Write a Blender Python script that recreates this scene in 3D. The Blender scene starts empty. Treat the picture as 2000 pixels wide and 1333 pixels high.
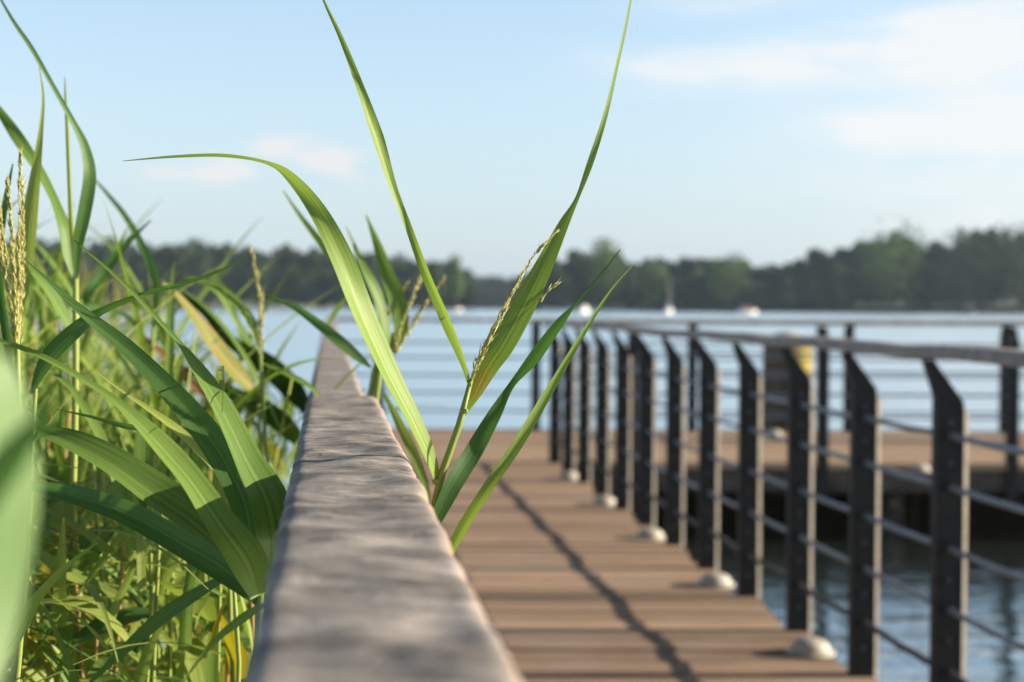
import bpy, math, random
import numpy as np
from mathutils import Vector, Matrix, noise as mnoise

# ------------------------------------------------------------------ camera, sky, sun
SC = bpy.context.scene
COL = SC.collection
FPX, CX, CY = 3000.0, 1000.0, 666.5
PITCH, ROLL = math.atan(67.5 / 3000.0), 0.005
CAM = Vector((0, 0, 1.70))
FWD = Vector((0, math.cos(PITCH), -math.sin(PITCH)))
_R = Vector((1, 0, 0)); _U = Vector((0, math.sin(PITCH), math.cos(PITCH)))
RGT = _R * math.cos(ROLL) + _U * math.sin(ROLL)
UPV = _U * math.cos(ROLL) - _R * math.sin(ROLL)
cd = bpy.data.cameras.new('camera'); cam = bpy.data.objects.new('camera', cd); COL.objects.link(cam)
m = Matrix((RGT, UPV, -FWD)).transposed().to_4x4(); m.translation = CAM
cam.matrix_world = m
cd.sensor_width = 36; cd.lens = 54.0; cd.clip_start = 0.02; cd.clip_end = 6000
cd.dof.use_dof = True; cd.dof.focus_distance = 1.04; cd.dof.aperture_fstop = 7.6
SC.camera = cam

SUN_EL, SUN_AZ = math.radians(17.0), math.radians(87.5)      # azimuth from +Y towards +X
SUND = Vector((math.sin(SUN_AZ) * math.cos(SUN_EL), math.cos(SUN_AZ) * math.cos(SUN_EL), math.sin(SUN_EL)))
sl = bpy.data.lights.new('sun', 'SUN'); so = bpy.data.objects.new('sun', sl); COL.objects.link(so)
sl.energy = 5.0; sl.angle = math.radians(0.5); sl.color = (1.0, 0.87, 0.70)
so.rotation_euler = (-SUND).to_track_quat('-Z', 'Y').to_euler()

SC.view_settings.view_transform = 'Standard'; SC.view_settings.look = 'None'
SC.view_settings.gamma = 1.0; SC.view_settings.exposure = 1.26
SC.cycles.use_denoising = True
SC.cycles.max_bounces = 8; SC.cycles.transparent_max_bounces = 8

W = bpy.data.worlds.new('World'); SC.world = W; W.use_nodes = True
def build_world():
    nt = W.node_tree; N, L = nt.nodes, nt.links
    N.clear()
    out = N.new('ShaderNodeOutputWorld'); bg = N.new('ShaderNodeBackground')
    sky = N.new('ShaderNodeTexSky'); sky.sky_type = 'NISHITA'; sky.sun_disc = False
    sky.sun_elevation = SUN_EL; sky.sun_rotation = SUN_AZ
    sky.air_density = 1.0; sky.dust_density = 0.6; sky.ozone_density = 1.5
    def math_(op, a, b=None, c=None):
        n = N.new('ShaderNodeMath'); n.operation = op
        for i, v in enumerate((a, b, c)):
            if v is None: continue
            if isinstance(v, (int, float)): n.inputs[i].default_value = v
            else: L.new(v, n.inputs[i])
        return n.outputs[0]
    tc = N.new('ShaderNodeTexCoord'); sep = N.new('ShaderNodeSeparateXYZ'); L.new(tc.outputs['Generated'], sep.inputs[0])
    az = math_('ARCTAN2', sep.outputs[0], sep.outputs[1]); el = math_('ARCSINE', sep.outputs[2])
    comb = N.new('ShaderNodeCombineXYZ'); L.new(az, comb.inputs[0]); L.new(math_('MULTIPLY', el, 5.0), comb.inputs[1])
    def noise_(scale, detail, rough=0.55, off=0.0):
        mp = N.new('ShaderNodeMapping'); L.new(comb.outputs[0], mp.inputs[0]); mp.inputs['Location'].default_value = (off, off * 1.7, 0)
        n = N.new('ShaderNodeTexNoise'); L.new(mp.outputs[0], n.inputs['Vector'])
        n.inputs['Scale'].default_value = scale; n.inputs['Detail'].default_value = detail; n.inputs['Roughness'].default_value = rough
        return n.outputs[0]
    nx = math_('MULTIPLY', math_('SUBTRACT', noise_(9, 4, .6, 3.1), .5), .07)
    ny = math_('MULTIPLY', math_('SUBTRACT', noise_(11, 4, .6, 8.3), .5), .026)
    azd, eld = math_('ADD', az, nx), math_('ADD', el, ny)
    nr_ = N.new('ShaderNodeMapRange'); L.new(noise_(11, 6, .6, 1.3), nr_.inputs[0]); nr_.inputs[1].default_value = .34; nr_.inputs[2].default_value = .66; nr_.inputs[3].default_value = .1; nr_.inputs[4].default_value = 1.15
    nn = nr_.outputs[0]
    total = None
    def blob(px, py, rx, ry, amp, tilt=0.0):
        u0, v0 = (px - 1000) / 3000, (599 + .005 * (px - 1000) - py) / 3000
        du = math_('SUBTRACT', azd, u0); dv = math_('SUBTRACT', eld, v0)
        if tilt: dv = math_('SUBTRACT', dv, math_('MULTIPLY', du, tilt))
        a = math_('MULTIPLY', du, 3000 / rx); b = math_('MULTIPLY', dv, 3000 / ry)
        r2 = math_('ADD', math_('MULTIPLY', a, a), math_('MULTIPLY', b, b))
        return math_('MULTIPLY', math_('POWER', 2.718, math_('MULTIPLY', r2, -1.0)), amp)
    cl = [(1430, 5, 170, 30, .55, 0), (1260, 128, 110, 22, .6, 0), (1560, 138, 260, 45, .95, .06), (1850, 70, 260, 45, .8, .12),
          (1980, 150, 260, 50, .9, 0), (1900, 255, 300, 65, .85, 0), (1740, 275, 90, 28, .5, 0), (2300, 200, 340, 180, .9, 0),
          (1900, 400, 420, 160, .4, 0)]
    for c in cl:
        b = blob(*c); total = b if total is None else math_('ADD', total, b)
    dens = math_('MULTIPLY', total, math_('ADD', .25, nn))
    ps = [(552, 284, 42, 24, 1.5, 0), (660, 322, 52, 24, 1.5, -.25), (425, 345, 46, 24, 1.2, 0), (330, 350, 40, 20, .9, 0), (-300, 250, 300, 60, .5, 0), (-900, 180, 400, 90, .6, 0)]
    pk = None
    for c in ps:
        b = blob(*c); pk = b if pk is None else math_('ADD', pk, b)
    pk = math_('MULTIPLY', pk, math_('ADD', .25, nn))
    hs = N.new('ShaderNodeHueSaturation'); L.new(sky.outputs[0], hs.inputs['Color']); hs.inputs['Saturation'].default_value = SKY_SAT
    tint = N.new('ShaderNodeMix'); tint.data_type = 'RGBA'; tint.blend_type = 'MULTIPLY'; tint.inputs[0].default_value = 1
    L.new(hs.outputs[0], tint.inputs[6]); tint.inputs[7].default_value = SKY_TINT
    def mixc(fac, a, col):
        mx = N.new('ShaderNodeMix'); mx.data_type = 'RGBA'; mx.clamp_factor = True
        L.new(fac, mx.inputs[0]); L.new(a, mx.inputs[6]); mx.inputs[7].default_value = col
        return mx.outputs[2]
    # pale haze low over the horizon
    hz = math_('MULTIPLY', math_('POWER', 2.718, math_('MULTIPLY', math_('MAXIMUM', el, 0.0), -5.0)), HZ_AMT)
    c0 = mixc(hz, tint.outputs[2], HZ_COL)
    c1 = mixc(math_('MINIMUM', dens, .92), c0, CLOUD_COL)
    c2 = mixc(math_('MINIMUM', pk, .8), c1, PINK_COL)
    dk = N.new('ShaderNodeMapRange'); dk.interpolation_type = 'SMOOTHSTEP'; L.new(el, dk.inputs[0]); dk.inputs[1].default_value = .26; dk.inputs[2].default_value = .6; dk.inputs[3].default_value = 1.0; dk.inputs[4].default_value = .38
    mz = N.new('ShaderNodeMix'); mz.data_type = 'RGBA'; mz.blend_type = 'MULTIPLY'; mz.inputs[0].default_value = 1.0
    L.new(c2, mz.inputs[6]); L.new(dk.outputs[0], mz.inputs[7])     # overhead sky dimmed to weaken fill light in the shade
    c2 = mz.outputs[2]
    L.new(c2, bg.inputs[0]); bg.inputs[1].default_value = SKY_STR
    L.new(bg.outputs[0], out.inputs[0])
SKY_STR = 0.120; SKY_SAT = 1.0; SKY_TINT = (.92, .92, .92, 1); HZ_AMT = 0.92
HZ_COL = (1.78, 2.18, 2.68, 1); CLOUD_COL = (3.25, 3.3, 3.33, 1); PINK_COL = (3.15, 3.06, 3.08, 1)
build_world()

# ------------------------------------------------------------------ helpers
def P(px, py, d):
    v = FWD + RGT * ((px - CX) / FPX) + UPV * ((CY - py) / FPX)
    return CAM + v * (d / v.y)
def deck_hit(px, py, z):
    v = FWD + RGT * ((px - CX) / FPX) + UPV * ((CY - py) / FPX)
    return CAM + v * ((z - CAM.z) / v.z)
def tag(o, label=None, cat=None, group=None, kind=None):
    if label: o['label'] = label
    if cat: o['category'] = cat
    if group: o['group'] = group
    if kind: o['kind'] = kind
    return o
def empty(name, loc=(0, 0, 0), rz=0.0):
    o = bpy.data.objects.new(name, None); COL.objects.link(o); o.location = loc; o.rotation_euler = (0, 0, rz); o.empty_display_size = .1
    return o
def link(name, me, parent=None, loc=None):
    o = bpy.data.objects.new(name, me); COL.objects.link(o)
    if parent: o.parent = parent
    if loc is not None: o.location = loc
    return o
def copy_tree(o, parent=None):
    c = o.copy(); COL.objects.link(c); c.parent = parent
    for ch in list(o.children): copy_tree(ch, c)
    return c
class MB:
    def __init__(s): s.v = []; s.f = []; s.uv = []; s.mi = []
    def add(s, vs, fs, mi=0, uvs=None):
        b = len(s.v); s.v += [tuple(v) for v in vs]
        for f in fs: s.f.append(tuple(b + i for i in f)); s.mi.append(mi)
        s.uv += uvs if uvs else [(0, 0)] * len(vs)
    def box(s, x0, x1, y0, y1, z0, z1, mi=0):
        s.add([(x0, y0, z0), (x1, y0, z0), (x1, y1, z0), (x0, y1, z0), (x0, y0, z1), (x1, y0, z1), (x1, y1, z1), (x0, y1, z1)],
              [(0, 3, 2, 1), (4, 5, 6, 7), (0, 1, 5, 4), (1, 2, 6, 5), (2, 3, 7, 6), (3, 0, 4, 7)], mi)
    def tube(s, pts, rad, n=8, cap=True, mi=0):
        pts = [Vector(p) for p in pts]
        if not hasattr(rad, '__len__'): rad = [rad] * len(pts)
        t0 = (pts[1] - pts[0]).normalized()
        ref = Vector((0, 0, 1)) if abs(t0.z) < .9 else Vector((1, 0, 0))
        vs, fs = [], []
        for i, p in enumerate(pts):
            t = (pts[min(i + 1, len(pts) - 1)] - pts[max(i - 1, 0)]).normalized()
            a = t.cross(ref).normalized(); b = a.cross(t)
            for k in range(n):
                an = 2 * math.pi * k / n
                vs.append(p + (a * math.cos(an) + b * math.sin(an)) * rad[i])
        for i in range(len(pts) - 1):
            for k in range(n):
                k2 = (k + 1) % n
                fs.append((i * n + k, i * n + k2, (i + 1) * n + k2, (i + 1) * n + k))
        if cap:
            fs.append(tuple(range(n - 1, -1, -1))); q = (len(pts) - 1) * n; fs.append(tuple(range(q, q + n)))
        s.add(vs, fs, mi)
    def lathe(s, prof, c=(0, 0, 0), n=20, mi=0):
        vs, fs = [], []
        for r, z in prof:
            for k in range(n):
                a = 2 * math.pi * k / n; vs.append((c[0] + r * math.cos(a), c[1] + r * math.sin(a), c[2] + z))
        for i in range(len(prof) - 1):
            for k in range(n):
                k2 = (k + 1) % n; fs.append((i * n + k, i * n + k2, (i + 1) * n + k2, (i + 1) * n + k))
        fs.append(tuple(range(n - 1, -1, -1))); q = (len(prof) - 1) * n; fs.append(tuple(range(q, q + n)))
        s.add(vs, fs, mi)
    def mesh(s, name, mats, smooth=False):
        me = bpy.data.meshes.new(name); me.from_pydata(s.v, [], s.f)
        for mm in (mats if isinstance(mats, (list, tuple)) else [mats]): me.materials.append(mm)
        me.polygons.foreach_set('material_index', s.mi)
        if smooth: me.polygons.foreach_set('use_smooth', [True] * len(s.f))
        uvl = me.uv_layers.new(name='UVMap')
        uva = np.array(s.uv, dtype=np.float32)
        li = np.zeros(len(me.loops), dtype=np.int32); me.loops.foreach_get('vertex_index', li)
        uvl.data.foreach_set('uv', uva[li].ravel())
        me.update(); return me
    def build(s, name, mats, parent=None, smooth=False, loc=None):
        return link(name, s.mesh(name, mats, smooth), parent, loc)

# ------------------------------------------------------------------ materials
def new_mat(name):
    mt = bpy.data.materials.new(name); mt.use_nodes = True
    nt = mt.node_tree; b = nt.nodes['Principled BSDF']
    return mt, nt, b
def nd(nt, typ, **kw):
    n = nt.nodes.new(typ)
    for k, v in kw.items():
        if k in n.inputs: n.inputs[k].default_value = v
        else: setattr(n, k, v)
    return n
def ramp(nt, fac, stops):
    r = nt.nodes.new('ShaderNodeValToRGB'); nt.links.new(fac, r.inputs[0])
    e = r.color_ramp.elements
    while len(e) < len(stops): e.new(.5)
    for i, (p, c) in enumerate(stops):
        e[i].position = p; e[i].color = (c[0], c[1], c[2], 1) if hasattr(c, '__len__') else (c, c, c, 1)
    return r.outputs[0]
def coords(nt, scale, kind='Object', rot=(0, 0, 0), loc=(0, 0, 0)):
    tc = nt.nodes.new('ShaderNodeTexCoord'); mp = nt.nodes.new('ShaderNodeMapping')
    nt.links.new(tc.outputs[kind], mp.inputs[0]); mp.inputs['Scale'].default_value = scale; mp.inputs['Rotation'].default_value = rot
    mp.inputs['Location'].default_value = loc
    return mp.outputs[0]
def noise_n(nt, vec, scale=1.0, detail=4, rough=.55, dist=0.0):
    n = nd(nt, 'ShaderNodeTexNoise', Scale=scale, Detail=detail, Roughness=rough, Distortion=dist); nt.links.new(vec, n.inputs['Vector'])
    return n.outputs[0]
def mixc(nt, fac, a, b, typ='MIX'):
    mx = nt.nodes.new('ShaderNodeMix'); mx.data_type = 'RGBA'; mx.blend_type = typ; mx.clamp_factor = True
    for s, v in ((0, fac), (6, a), (7, b)):
        if hasattr(v, 'links'): nt.links.new(v, mx.inputs[s])
        elif s == 0: mx.inputs[0].default_value = v
        else: mx.inputs[s].default_value = (v[0], v[1], v[2], 1)
    return mx.outputs[2]
def bump(nt, h, strength, dist, b, prev=None):
    bp = nd(nt, 'ShaderNodeBump', Strength=strength, Distance=dist); nt.links.new(h, bp.inputs['Height'])
    if prev: nt.links.new(prev, bp.inputs['Normal'])
    if b: nt.links.new(bp.outputs[0], b.inputs['Normal'])
    return bp.outputs[0]

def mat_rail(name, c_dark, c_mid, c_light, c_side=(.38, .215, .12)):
    mt, nt, b = new_mat(name)
    g = noise_n(nt, coords(nt, (30, 110, 30), rot=(0, 0, .16)), 1, 6, .62, .4)      # weathered cross checks
    g2 = noise_n(nt, coords(nt, (60, 480, 60), rot=(0, 0, .10)), 1, 4, .6, .6)
    bl = noise_n(nt, coords(nt, (13, 24, 22), rot=(0, 0, .35)), 1, 4, .6)
    ln = noise_n(nt, coords(nt, (5, 105, 20), rot=(0, 0, -.12)), 1, 4, .75, .6)
    col = ramp(nt, g, [(.28, c_dark), (.5, c_mid), (.72, c_light)])
    col = mixc(nt, .42, col, ramp(nt, bl, [(.34, c_dark), (.5, c_mid), (.64, c_light)]))
    col = mixc(nt, nd_mul(nt, ramp(nt, ln, [(.3, 1.), (.5, 0.)]), .75), col, c_dark)
    crack = ramp(nt, noise_n(nt, coords(nt, (7, 95, 20), rot=(0, 0, -.05), loc=(3, 1, 0)), 1, 5, .7, 1.2), [(.485, 0.), (.5, 1.), (.515, 0.)])
    col = mixc(nt, nd_mul(nt, crack, .22), col, (.05, .04, .035))
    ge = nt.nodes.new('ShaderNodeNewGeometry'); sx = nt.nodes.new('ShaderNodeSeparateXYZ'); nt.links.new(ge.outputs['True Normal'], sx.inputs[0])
    col = mixc(nt, ramp(nt, sx.outputs[0], [(.45, 0.), (.9, .75)]), col, c_side)       # browner tone on the beam's right-hand faces
    nt.links.new(col, b.inputs['Base Color']); b.inputs['Roughness'].default_value = .72; b.inputs['Specular IOR Level'].default_value = .3
    n1 = bump(nt, g, .8, .006, None)
    n2 = bump(nt, g2, .8, .002, None, n1)
    bump(nt, crack, -.5, .0012, b, n2)
    return mt
def nd_mul(nt, a, k):
    n = nt.nodes.new('ShaderNodeMath'); n.operation = 'MULTIPLY'; nt.links.new(a, n.inputs[0]); n.inputs[1].default_value = k
    return n.outputs[0]
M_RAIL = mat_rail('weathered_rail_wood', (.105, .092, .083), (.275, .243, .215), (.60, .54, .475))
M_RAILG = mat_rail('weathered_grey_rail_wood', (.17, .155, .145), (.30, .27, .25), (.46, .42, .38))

def mat_deck(name, pitch=0, phase=0):
    mt, nt, b = new_mat(name)
    geo = nt.nodes.new('ShaderNodeNewGeometry')
    g = noise_n(nt, coords(nt, (1.6, 75, 20)), 1, 6, .7, .5)
    bl = noise_n(nt, coords(nt, (1.6, 3, 3)), 1, 4, .6)
    col = ramp(nt, g, [(.32, (.15, .098, .060)), (.5, (.345, .232, .146)), (.70, (.54, .39, .265))])
    r = nt.nodes.new('ShaderNodeMapRange'); nt.links.new(geo.outputs['Random Per Island'], r.inputs[0]); r.inputs[3].default_value = .62; r.inputs[4].default_value = 1.2
    hs = nt.nodes.new('ShaderNodeHueSaturation'); nt.links.new(col, hs.inputs['Color']); nt.links.new(r.outputs[0], hs.inputs['Value'])
    col = mixc(nt, ramp(nt, bl, [(.5, 0.), (.75, .55)]), hs.outputs[0], (.36, .29, .24))
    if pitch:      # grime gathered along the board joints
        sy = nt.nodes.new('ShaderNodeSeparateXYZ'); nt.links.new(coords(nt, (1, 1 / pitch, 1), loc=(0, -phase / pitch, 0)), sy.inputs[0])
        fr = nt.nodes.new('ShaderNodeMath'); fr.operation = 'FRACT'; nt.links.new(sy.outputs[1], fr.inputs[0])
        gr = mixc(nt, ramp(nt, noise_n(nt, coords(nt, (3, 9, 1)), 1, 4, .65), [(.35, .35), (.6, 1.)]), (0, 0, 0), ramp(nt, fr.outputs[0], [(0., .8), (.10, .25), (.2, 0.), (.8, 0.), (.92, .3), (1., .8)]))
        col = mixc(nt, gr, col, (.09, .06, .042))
    nt.links.new(col, b.inputs['Base Color']); b.inputs['Roughness'].default_value = .75; b.inputs['Specular IOR Level'].default_value = .3
    wv = nd(nt, 'ShaderNodeTexWave', Scale=1.0, Distortion=.4); wv.bands_direction = 'Y'; nt.links.new(coords(nt, (0, 18, 0)), wv.inputs['Vector'])
    n1 = bump(nt, wv.outputs[1], .6, .004, None)
    bump(nt, g, .5, .003, b, n1)
    return mt
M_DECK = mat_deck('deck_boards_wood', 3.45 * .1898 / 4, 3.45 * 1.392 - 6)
M_DECKP = mat_deck('platform_boards_wood')
def mat_plain(name, c1, c2, rough=.6, metal=0.0, scale=20, bs=.2, bd=.002, spec=.4):
    mt, nt, b = new_mat(name)
    n = noise_n(nt, coords(nt, (scale,) * 3), 1, 5, .6)
    nt.links.new(ramp(nt, n, [(.35, c1), (.65, c2)]), b.inputs['Base Color'])
    b.inputs['Roughness'].default_value = rough; b.inputs['Metallic'].default_value = metal; b.inputs['Specular IOR Level'].default_value = spec
    bump(nt, n, bs, bd, b)
    return mt
M_STEEL = mat_plain('dark_painted_steel', (.018, .0185, .0195), (.030, .029, .028), .6, 0, 25, spec=.2)
M_EDGE = mat_plain('pale_post_edge', (.09, .08, .062), (.16, .14, .11), .7, 0, 30)  # strip colour, paler than the dark post steel
M_BOLT = mat_plain('bolt_zinc', (.05, .055, .06), (.09, .10, .11), .45, .3, 60)
M_CABLE = mat_plain('cable_steel', (.13, .15, .18), (.26, .28, .31), .45, .35, 60)
M_ROPE = mat_plain('dark_rope', (.03, .03, .032), (.08, .075, .07), .8, 0, 90)
M_BEAM = mat_plain('damp_beam_wood', (.035, .03, .026), (.085, .07, .055), .8, 0, 9)
M_PALE = mat_plain('pale_stud_plastic', (.30, .27, .22), (.46, .42, .35), .6, 0, 30)
M_WHITE = mat_plain('boat_white_paint', (.70, .70, .68), (.82, .80, .76), .4, 0, 2)
M_BLUE = mat_plain('boat_blue_cover', (.10, .20, .38), (.16, .28, .46), .6, 0, 2)
M_GLASSD = mat_plain('boat_dark_window', (.02, .025, .03), (.04, .05, .06), .15, 0, 2)
M_RED = mat_plain('boat_red_brown_paint', (.35, .14, .10), (.45, .2, .14), .5, 0, 2)

def mat_pile():
    mt, nt, b = new_mat('pile_wood_with_lichen')
    n = noise_n(nt, coords(nt, (6, 6, 2)), 1, 5, .65)
    wood = ramp(nt, noise_n(nt, coords(nt, (25, 25, 2.5)), 1, 5, .6), [(.3, (.05, .04, .03)), (.7, (.14, .11, .08))])
    sp = nt.nodes.new('ShaderNodeSeparateXYZ'); nt.links.new(coords(nt, (1, 1, 1)), sp.inputs[0])
    mr = nd(nt, 'ShaderNodeMapRange'); nt.links.new(sp.outputs[0], mr.inputs[0]); mr.inputs[1].default_value = -.05; mr.inputs[2].default_value = .12
    mz = nd(nt, 'ShaderNodeMapRange'); nt.links.new(sp.outputs[2], mz.inputs[0]); mz.inputs[1].default_value = .75; mz.inputs[2].default_value = 1.15
    k1 = nt.nodes.new('ShaderNodeMath'); k1.operation = 'MULTIPLY'; nt.links.new(mr.outputs[0], k1.inputs[0]); nt.links.new(mz.outputs[0], k1.inputs[1])
    k2 = nt.nodes.new('ShaderNodeMath'); k2.operation = 'MULTIPLY'; nt.links.new(k1.outputs[0], k2.inputs[0]); nt.links.new(ramp(nt, n, [(.32, .1), (.5, 1.)]), k2.inputs[1])
    col = mixc(nt, k2.outputs[0], wood, (.27, .21, .03))
    nt.links.new(col, b.inputs['Base Color']); b.inputs['Roughness'].default_value = .85
    bump(nt, n, .4, .01, b)
    return mt
M_PILE = mat_pile()

def mat_leaf(name, base, light, trans, spots=0.0, brown=0.0, tfac=.38, blotch=0.0):
    mt, nt, b = new_mat(name)
    uv = nt.nodes.new('ShaderNodeTexCoord')
    mp = nt.nodes.new('ShaderNodeMapping'); nt.links.new(uv.outputs['UV'], mp.inputs[0]); mp.inputs['Scale'].default_value = (34, 1.1, 1)
    veins = noise_n(nt, mp.outputs[0], 1, 3, .6)
    mp2 = nt.nodes.new('ShaderNodeMapping'); nt.links.new(uv.outputs['UV'], mp2.inputs[0]); mp2.inputs['Scale'].default_value = (5, 1.1, 1)
    broad = noise_n(nt, mp2.outputs[0], 1, 4, .6)
    oi = nt.nodes.new('ShaderNodeObjectInfo')
    su = nt.nodes.new('ShaderNodeSeparateXYZ'); nt.links.new(uv.outputs['UV'], su.inputs[0])
    rib = ramp(nt, su.outputs[0], [(.44, 0.), (.49, 1.), (.51, 1.), (.56, 0.)])
    col = mixc(nt, ramp(nt, veins, [(.38, 0.), (.62, 1.)]), base, light)
    col = mixc(nt, ramp(nt, broad, [(.42, 0.), (.7, .65)]), col, light)
    col = mixc(nt, nd_mul(nt, rib, .45), col, (min(1, light[0] * 1.35), light[1] * 1.25, light[2] * 1.6))
    hs = nt.nodes.new('ShaderNodeHueSaturation'); nt.links.new(col, hs.inputs['Color'])
    mr = nt.nodes.new('ShaderNodeMapRange'); nt.links.new(oi.outputs['Random'], mr.inputs[0]); mr.inputs[3].default_value = .78; mr.inputs[4].default_value = 1.2
    mh = nt.nodes.new('ShaderNodeMapRange'); nt.links.new(oi.outputs['Random'], mh.inputs[0]); mh.inputs[3].default_value = .512; mh.inputs[4].default_value = .488
    nt.links.new(mr.outputs[0], hs.inputs['Value']); nt.links.new(mh.outputs[0], hs.inputs['Hue'])
    col = hs.outputs[0]
    if spots:
        mp3 = nt.nodes.new('ShaderNodeMapping'); nt.links.new(uv.outputs['UV'], mp3.inputs[0]); mp3.inputs['Scale'].default_value = (7, 34, 1)
        sp = noise_n(nt, mp3.outputs[0], 1, 3, .6)
        col = mixc(nt, ramp(nt, sp, [(.66, 0.), (.72, spots)]), col, (.13, .09, .02))
    if brown:
        mp4 = nt.nodes.new('ShaderNodeMapping'); nt.links.new(uv.outputs['UV'], mp4.inputs[0]); mp4.inputs['Scale'].default_value = (2.2, 2.4, 1)
        sp = noise_n(nt, mp4.outputs[0], 1, 3, .6)
        col = mixc(nt, ramp(nt, sp, [(.45, 0.), (.6, brown)]), col, (.36, .17, .03))
    if blotch:
        bn = noise_n(nt, mp2.outputs[0], 2.4, 3, .6)
        bz = mixc(nt, ramp(nt, bn, [(.44, 0.), (.56, blotch)]), (0, 0, 0), ramp(nt, su.outputs[1], [(.04, 0.), (.10, 1.), (.17, 1.), (.26, 0.)]))
        col = mixc(nt, bz, col, (.22, .10, .025))
    nt.links.new(col, b.inputs['Base Color']); b.inputs['Roughness'].default_value = .5; b.inputs['Specular IOR Level'].default_value = .28
    bump(nt, veins, .25, .0004, b)
    tr = nt.nodes.new('ShaderNodeBsdfTranslucent'); tcol = mixc(nt, 1.0, col, trans, 'MULTIPLY'); nt.links.new(tcol, tr.inputs[0])
    ms = nt.nodes.new('ShaderNodeMixShader'); ms.inputs[0].default_value = tfac
    nt.links.new(b.outputs[0], ms.inputs[1]); nt.links.new(tr.outputs[0], ms.inputs[2])
    nt.links.new(ms.outputs[0], nt.nodes['Material Output'].inputs[0])
    return mt
M_LEAF = mat_leaf('reed_leaf_green', (.074, .150, .026), (.185, .275, .056), (1.6, 1.6, .75), .35, tfac=.32)
M_LEAFX = mat_leaf('reed_leaf_green_blotched', (.074, .150, .026), (.185, .275, .056), (1.6, 1.6, .75), .35, tfac=.32, blotch=.9)
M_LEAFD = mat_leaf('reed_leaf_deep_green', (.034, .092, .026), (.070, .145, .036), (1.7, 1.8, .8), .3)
M_LEAFP = mat_leaf('reed_leaf_pale_green', (.19, .265, .052), (.30, .36, .085), (1.3, 1.35, .8), .2)
M_LEAFN = mat_leaf('reed_leaf_milky_green', (.13, .225, .075), (.20, .30, .11), (1.3, 1.35, .95), .1)
M_LEAFS = mat_leaf('reed_leaf_painted_shade', (.016, .045, .010), (.030, .068, .014), (1.2, 1.3, .6), .2, 0, .10)  # leaf green darkened in the colour itself to stand in for shadow
M_LEAFY = mat_leaf('reed_leaf_yellowing', (.17, .20, .015), (.26, .26, .03), (1.4, 1.3, .5), .4, .5)
M_LEAFB = mat_leaf('dead_leaf_brown', (.20, .10, .04), (.32, .20, .09), (1.2, 1.0, .7), .2, .6)
M_STEM = mat_leaf('reed_stem_green', (.17, .24, .045), (.29, .34, .075), (1, 1, .6), .25, 0, .08)
M_STEMB = mat_leaf('reed_stem_brown', (.26, .14, .04), (.36, .24, .08), (1, 1, .6), .3, .4, .05)
M_SEED = mat_leaf('seed_head_straw', (.32, .33, .085), (.50, .50, .19), (1.1, 1.1, .8), .2, .1, .25)

def mat_tree(name, c1, c2):
    mt, nt, b = new_mat(name)
    n = noise_n(nt, coords(nt, (.16,) * 3), 1, 4, .6)
    n2 = noise_n(nt, coords(nt, (1.1,) * 3), 1, 2, .6)
    col = mixc(nt, .35, ramp(nt, n, [(.35, c1), (.65, c2)]), ramp(nt, n2, [(.3, c1), (.7, c2)]))
    nt.links.new(col, b.inputs['Base Color']); b.inputs['Roughness'].default_value = .8; b.inputs['Specular IOR Level'].default_value = .15
    tr = nt.nodes.new('ShaderNodeBsdfTranslucent'); nt.links.new(col, tr.inputs[0])
    ms = nt.nodes.new('ShaderNodeMixShader'); ms.inputs[0].default_value = .2
    nt.links.new(b.outputs[0], ms.inputs[1]); nt.links.new(tr.outputs[0], ms.inputs[2])
    nt.links.new(ms.outputs[0], nt.nodes['Material Output'].inputs[0])
    return mt
M_TREE = mat_tree('woodland_foliage', (.026, .047, .022), (.056, .090, .034))
M_TREEL = mat_tree('broadleaf_foliage_lighter', (.060, .105, .030), (.13, .19, .055))
M_BARK = mat_plain('tree_bark', (.05, .04, .03), (.12, .10, .08), .9, 0, 2)
M_BANK = mat_plain('bank_soil_and_grass', (.02, .03, .012), (.035, .045, .018), .9, 0, .2)

def mat_water():
    mt, nt, b = new_mat('lake_water')
    b.inputs['Base Color'].default_value = (.022, .042, .036, 1); b.inputs['Roughness'].default_value = .2
    b.inputs['IOR'].default_value = 1.45; b.inputs['Specular IOR Level'].default_value = .5
    w1 = noise_n(nt, coords(nt, (1.6, 4.2, 1), rot=(0, 0, .12)), 1, 4, .6, .3)
    w2 = noise_n(nt, coords(nt, (.22, .55, 1)), 1, 3, .55)
    n1 = bump(nt, w2, .3, .15, None)
    n2 = bump(nt, w1, .4, .045, b, n1)
    gl = nd(nt, 'ShaderNodeBsdfGlossy'); gl.inputs[0].default_value = (.96, 1, .985, 1); nt.links.new(n2, gl.inputs['Normal'])
    lw = nd(nt, 'ShaderNodeLayerWeight', Blend=.5)                                            # reflection grows towards grazing angles
    nt.links.new(ramp(nt, lw.outputs['Facing'], [(.70, .32), (.86, .74), (.95, .96)]), (ms := nt.nodes.new('ShaderNodeMixShader')).inputs[0])
    rg = ramp(nt, lw.outputs['Facing'], [(.74, .03), (.93, .24)]); nt.links.new(rg, gl.inputs['Roughness']); nt.links.new(rg, b.inputs['Roughness'])
    nt.links.new(b.outputs[0], ms.inputs[1]); nt.links.new(gl.outputs[0], ms.inputs[2]); nt.links.new(ms.outputs[0], nt.nodes['Material Output'].inputs[0])
    return mt
M_WATER = mat_water()

# ------------------------------------------------------------------ setting: water, banks
WATER_Z, DECK_Z, RAIL_TOP = 0.0, 0.55, 1.60
mb = MB(); S = 3000
mb.add([(-S, -400, 0), (S, -400, 0), (S, 3000, 0), (-S, 3000, 0)], [(0, 1, 2, 3)])
tag(mb.build('lake_water', M_WATER), kind='structure')

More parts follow.
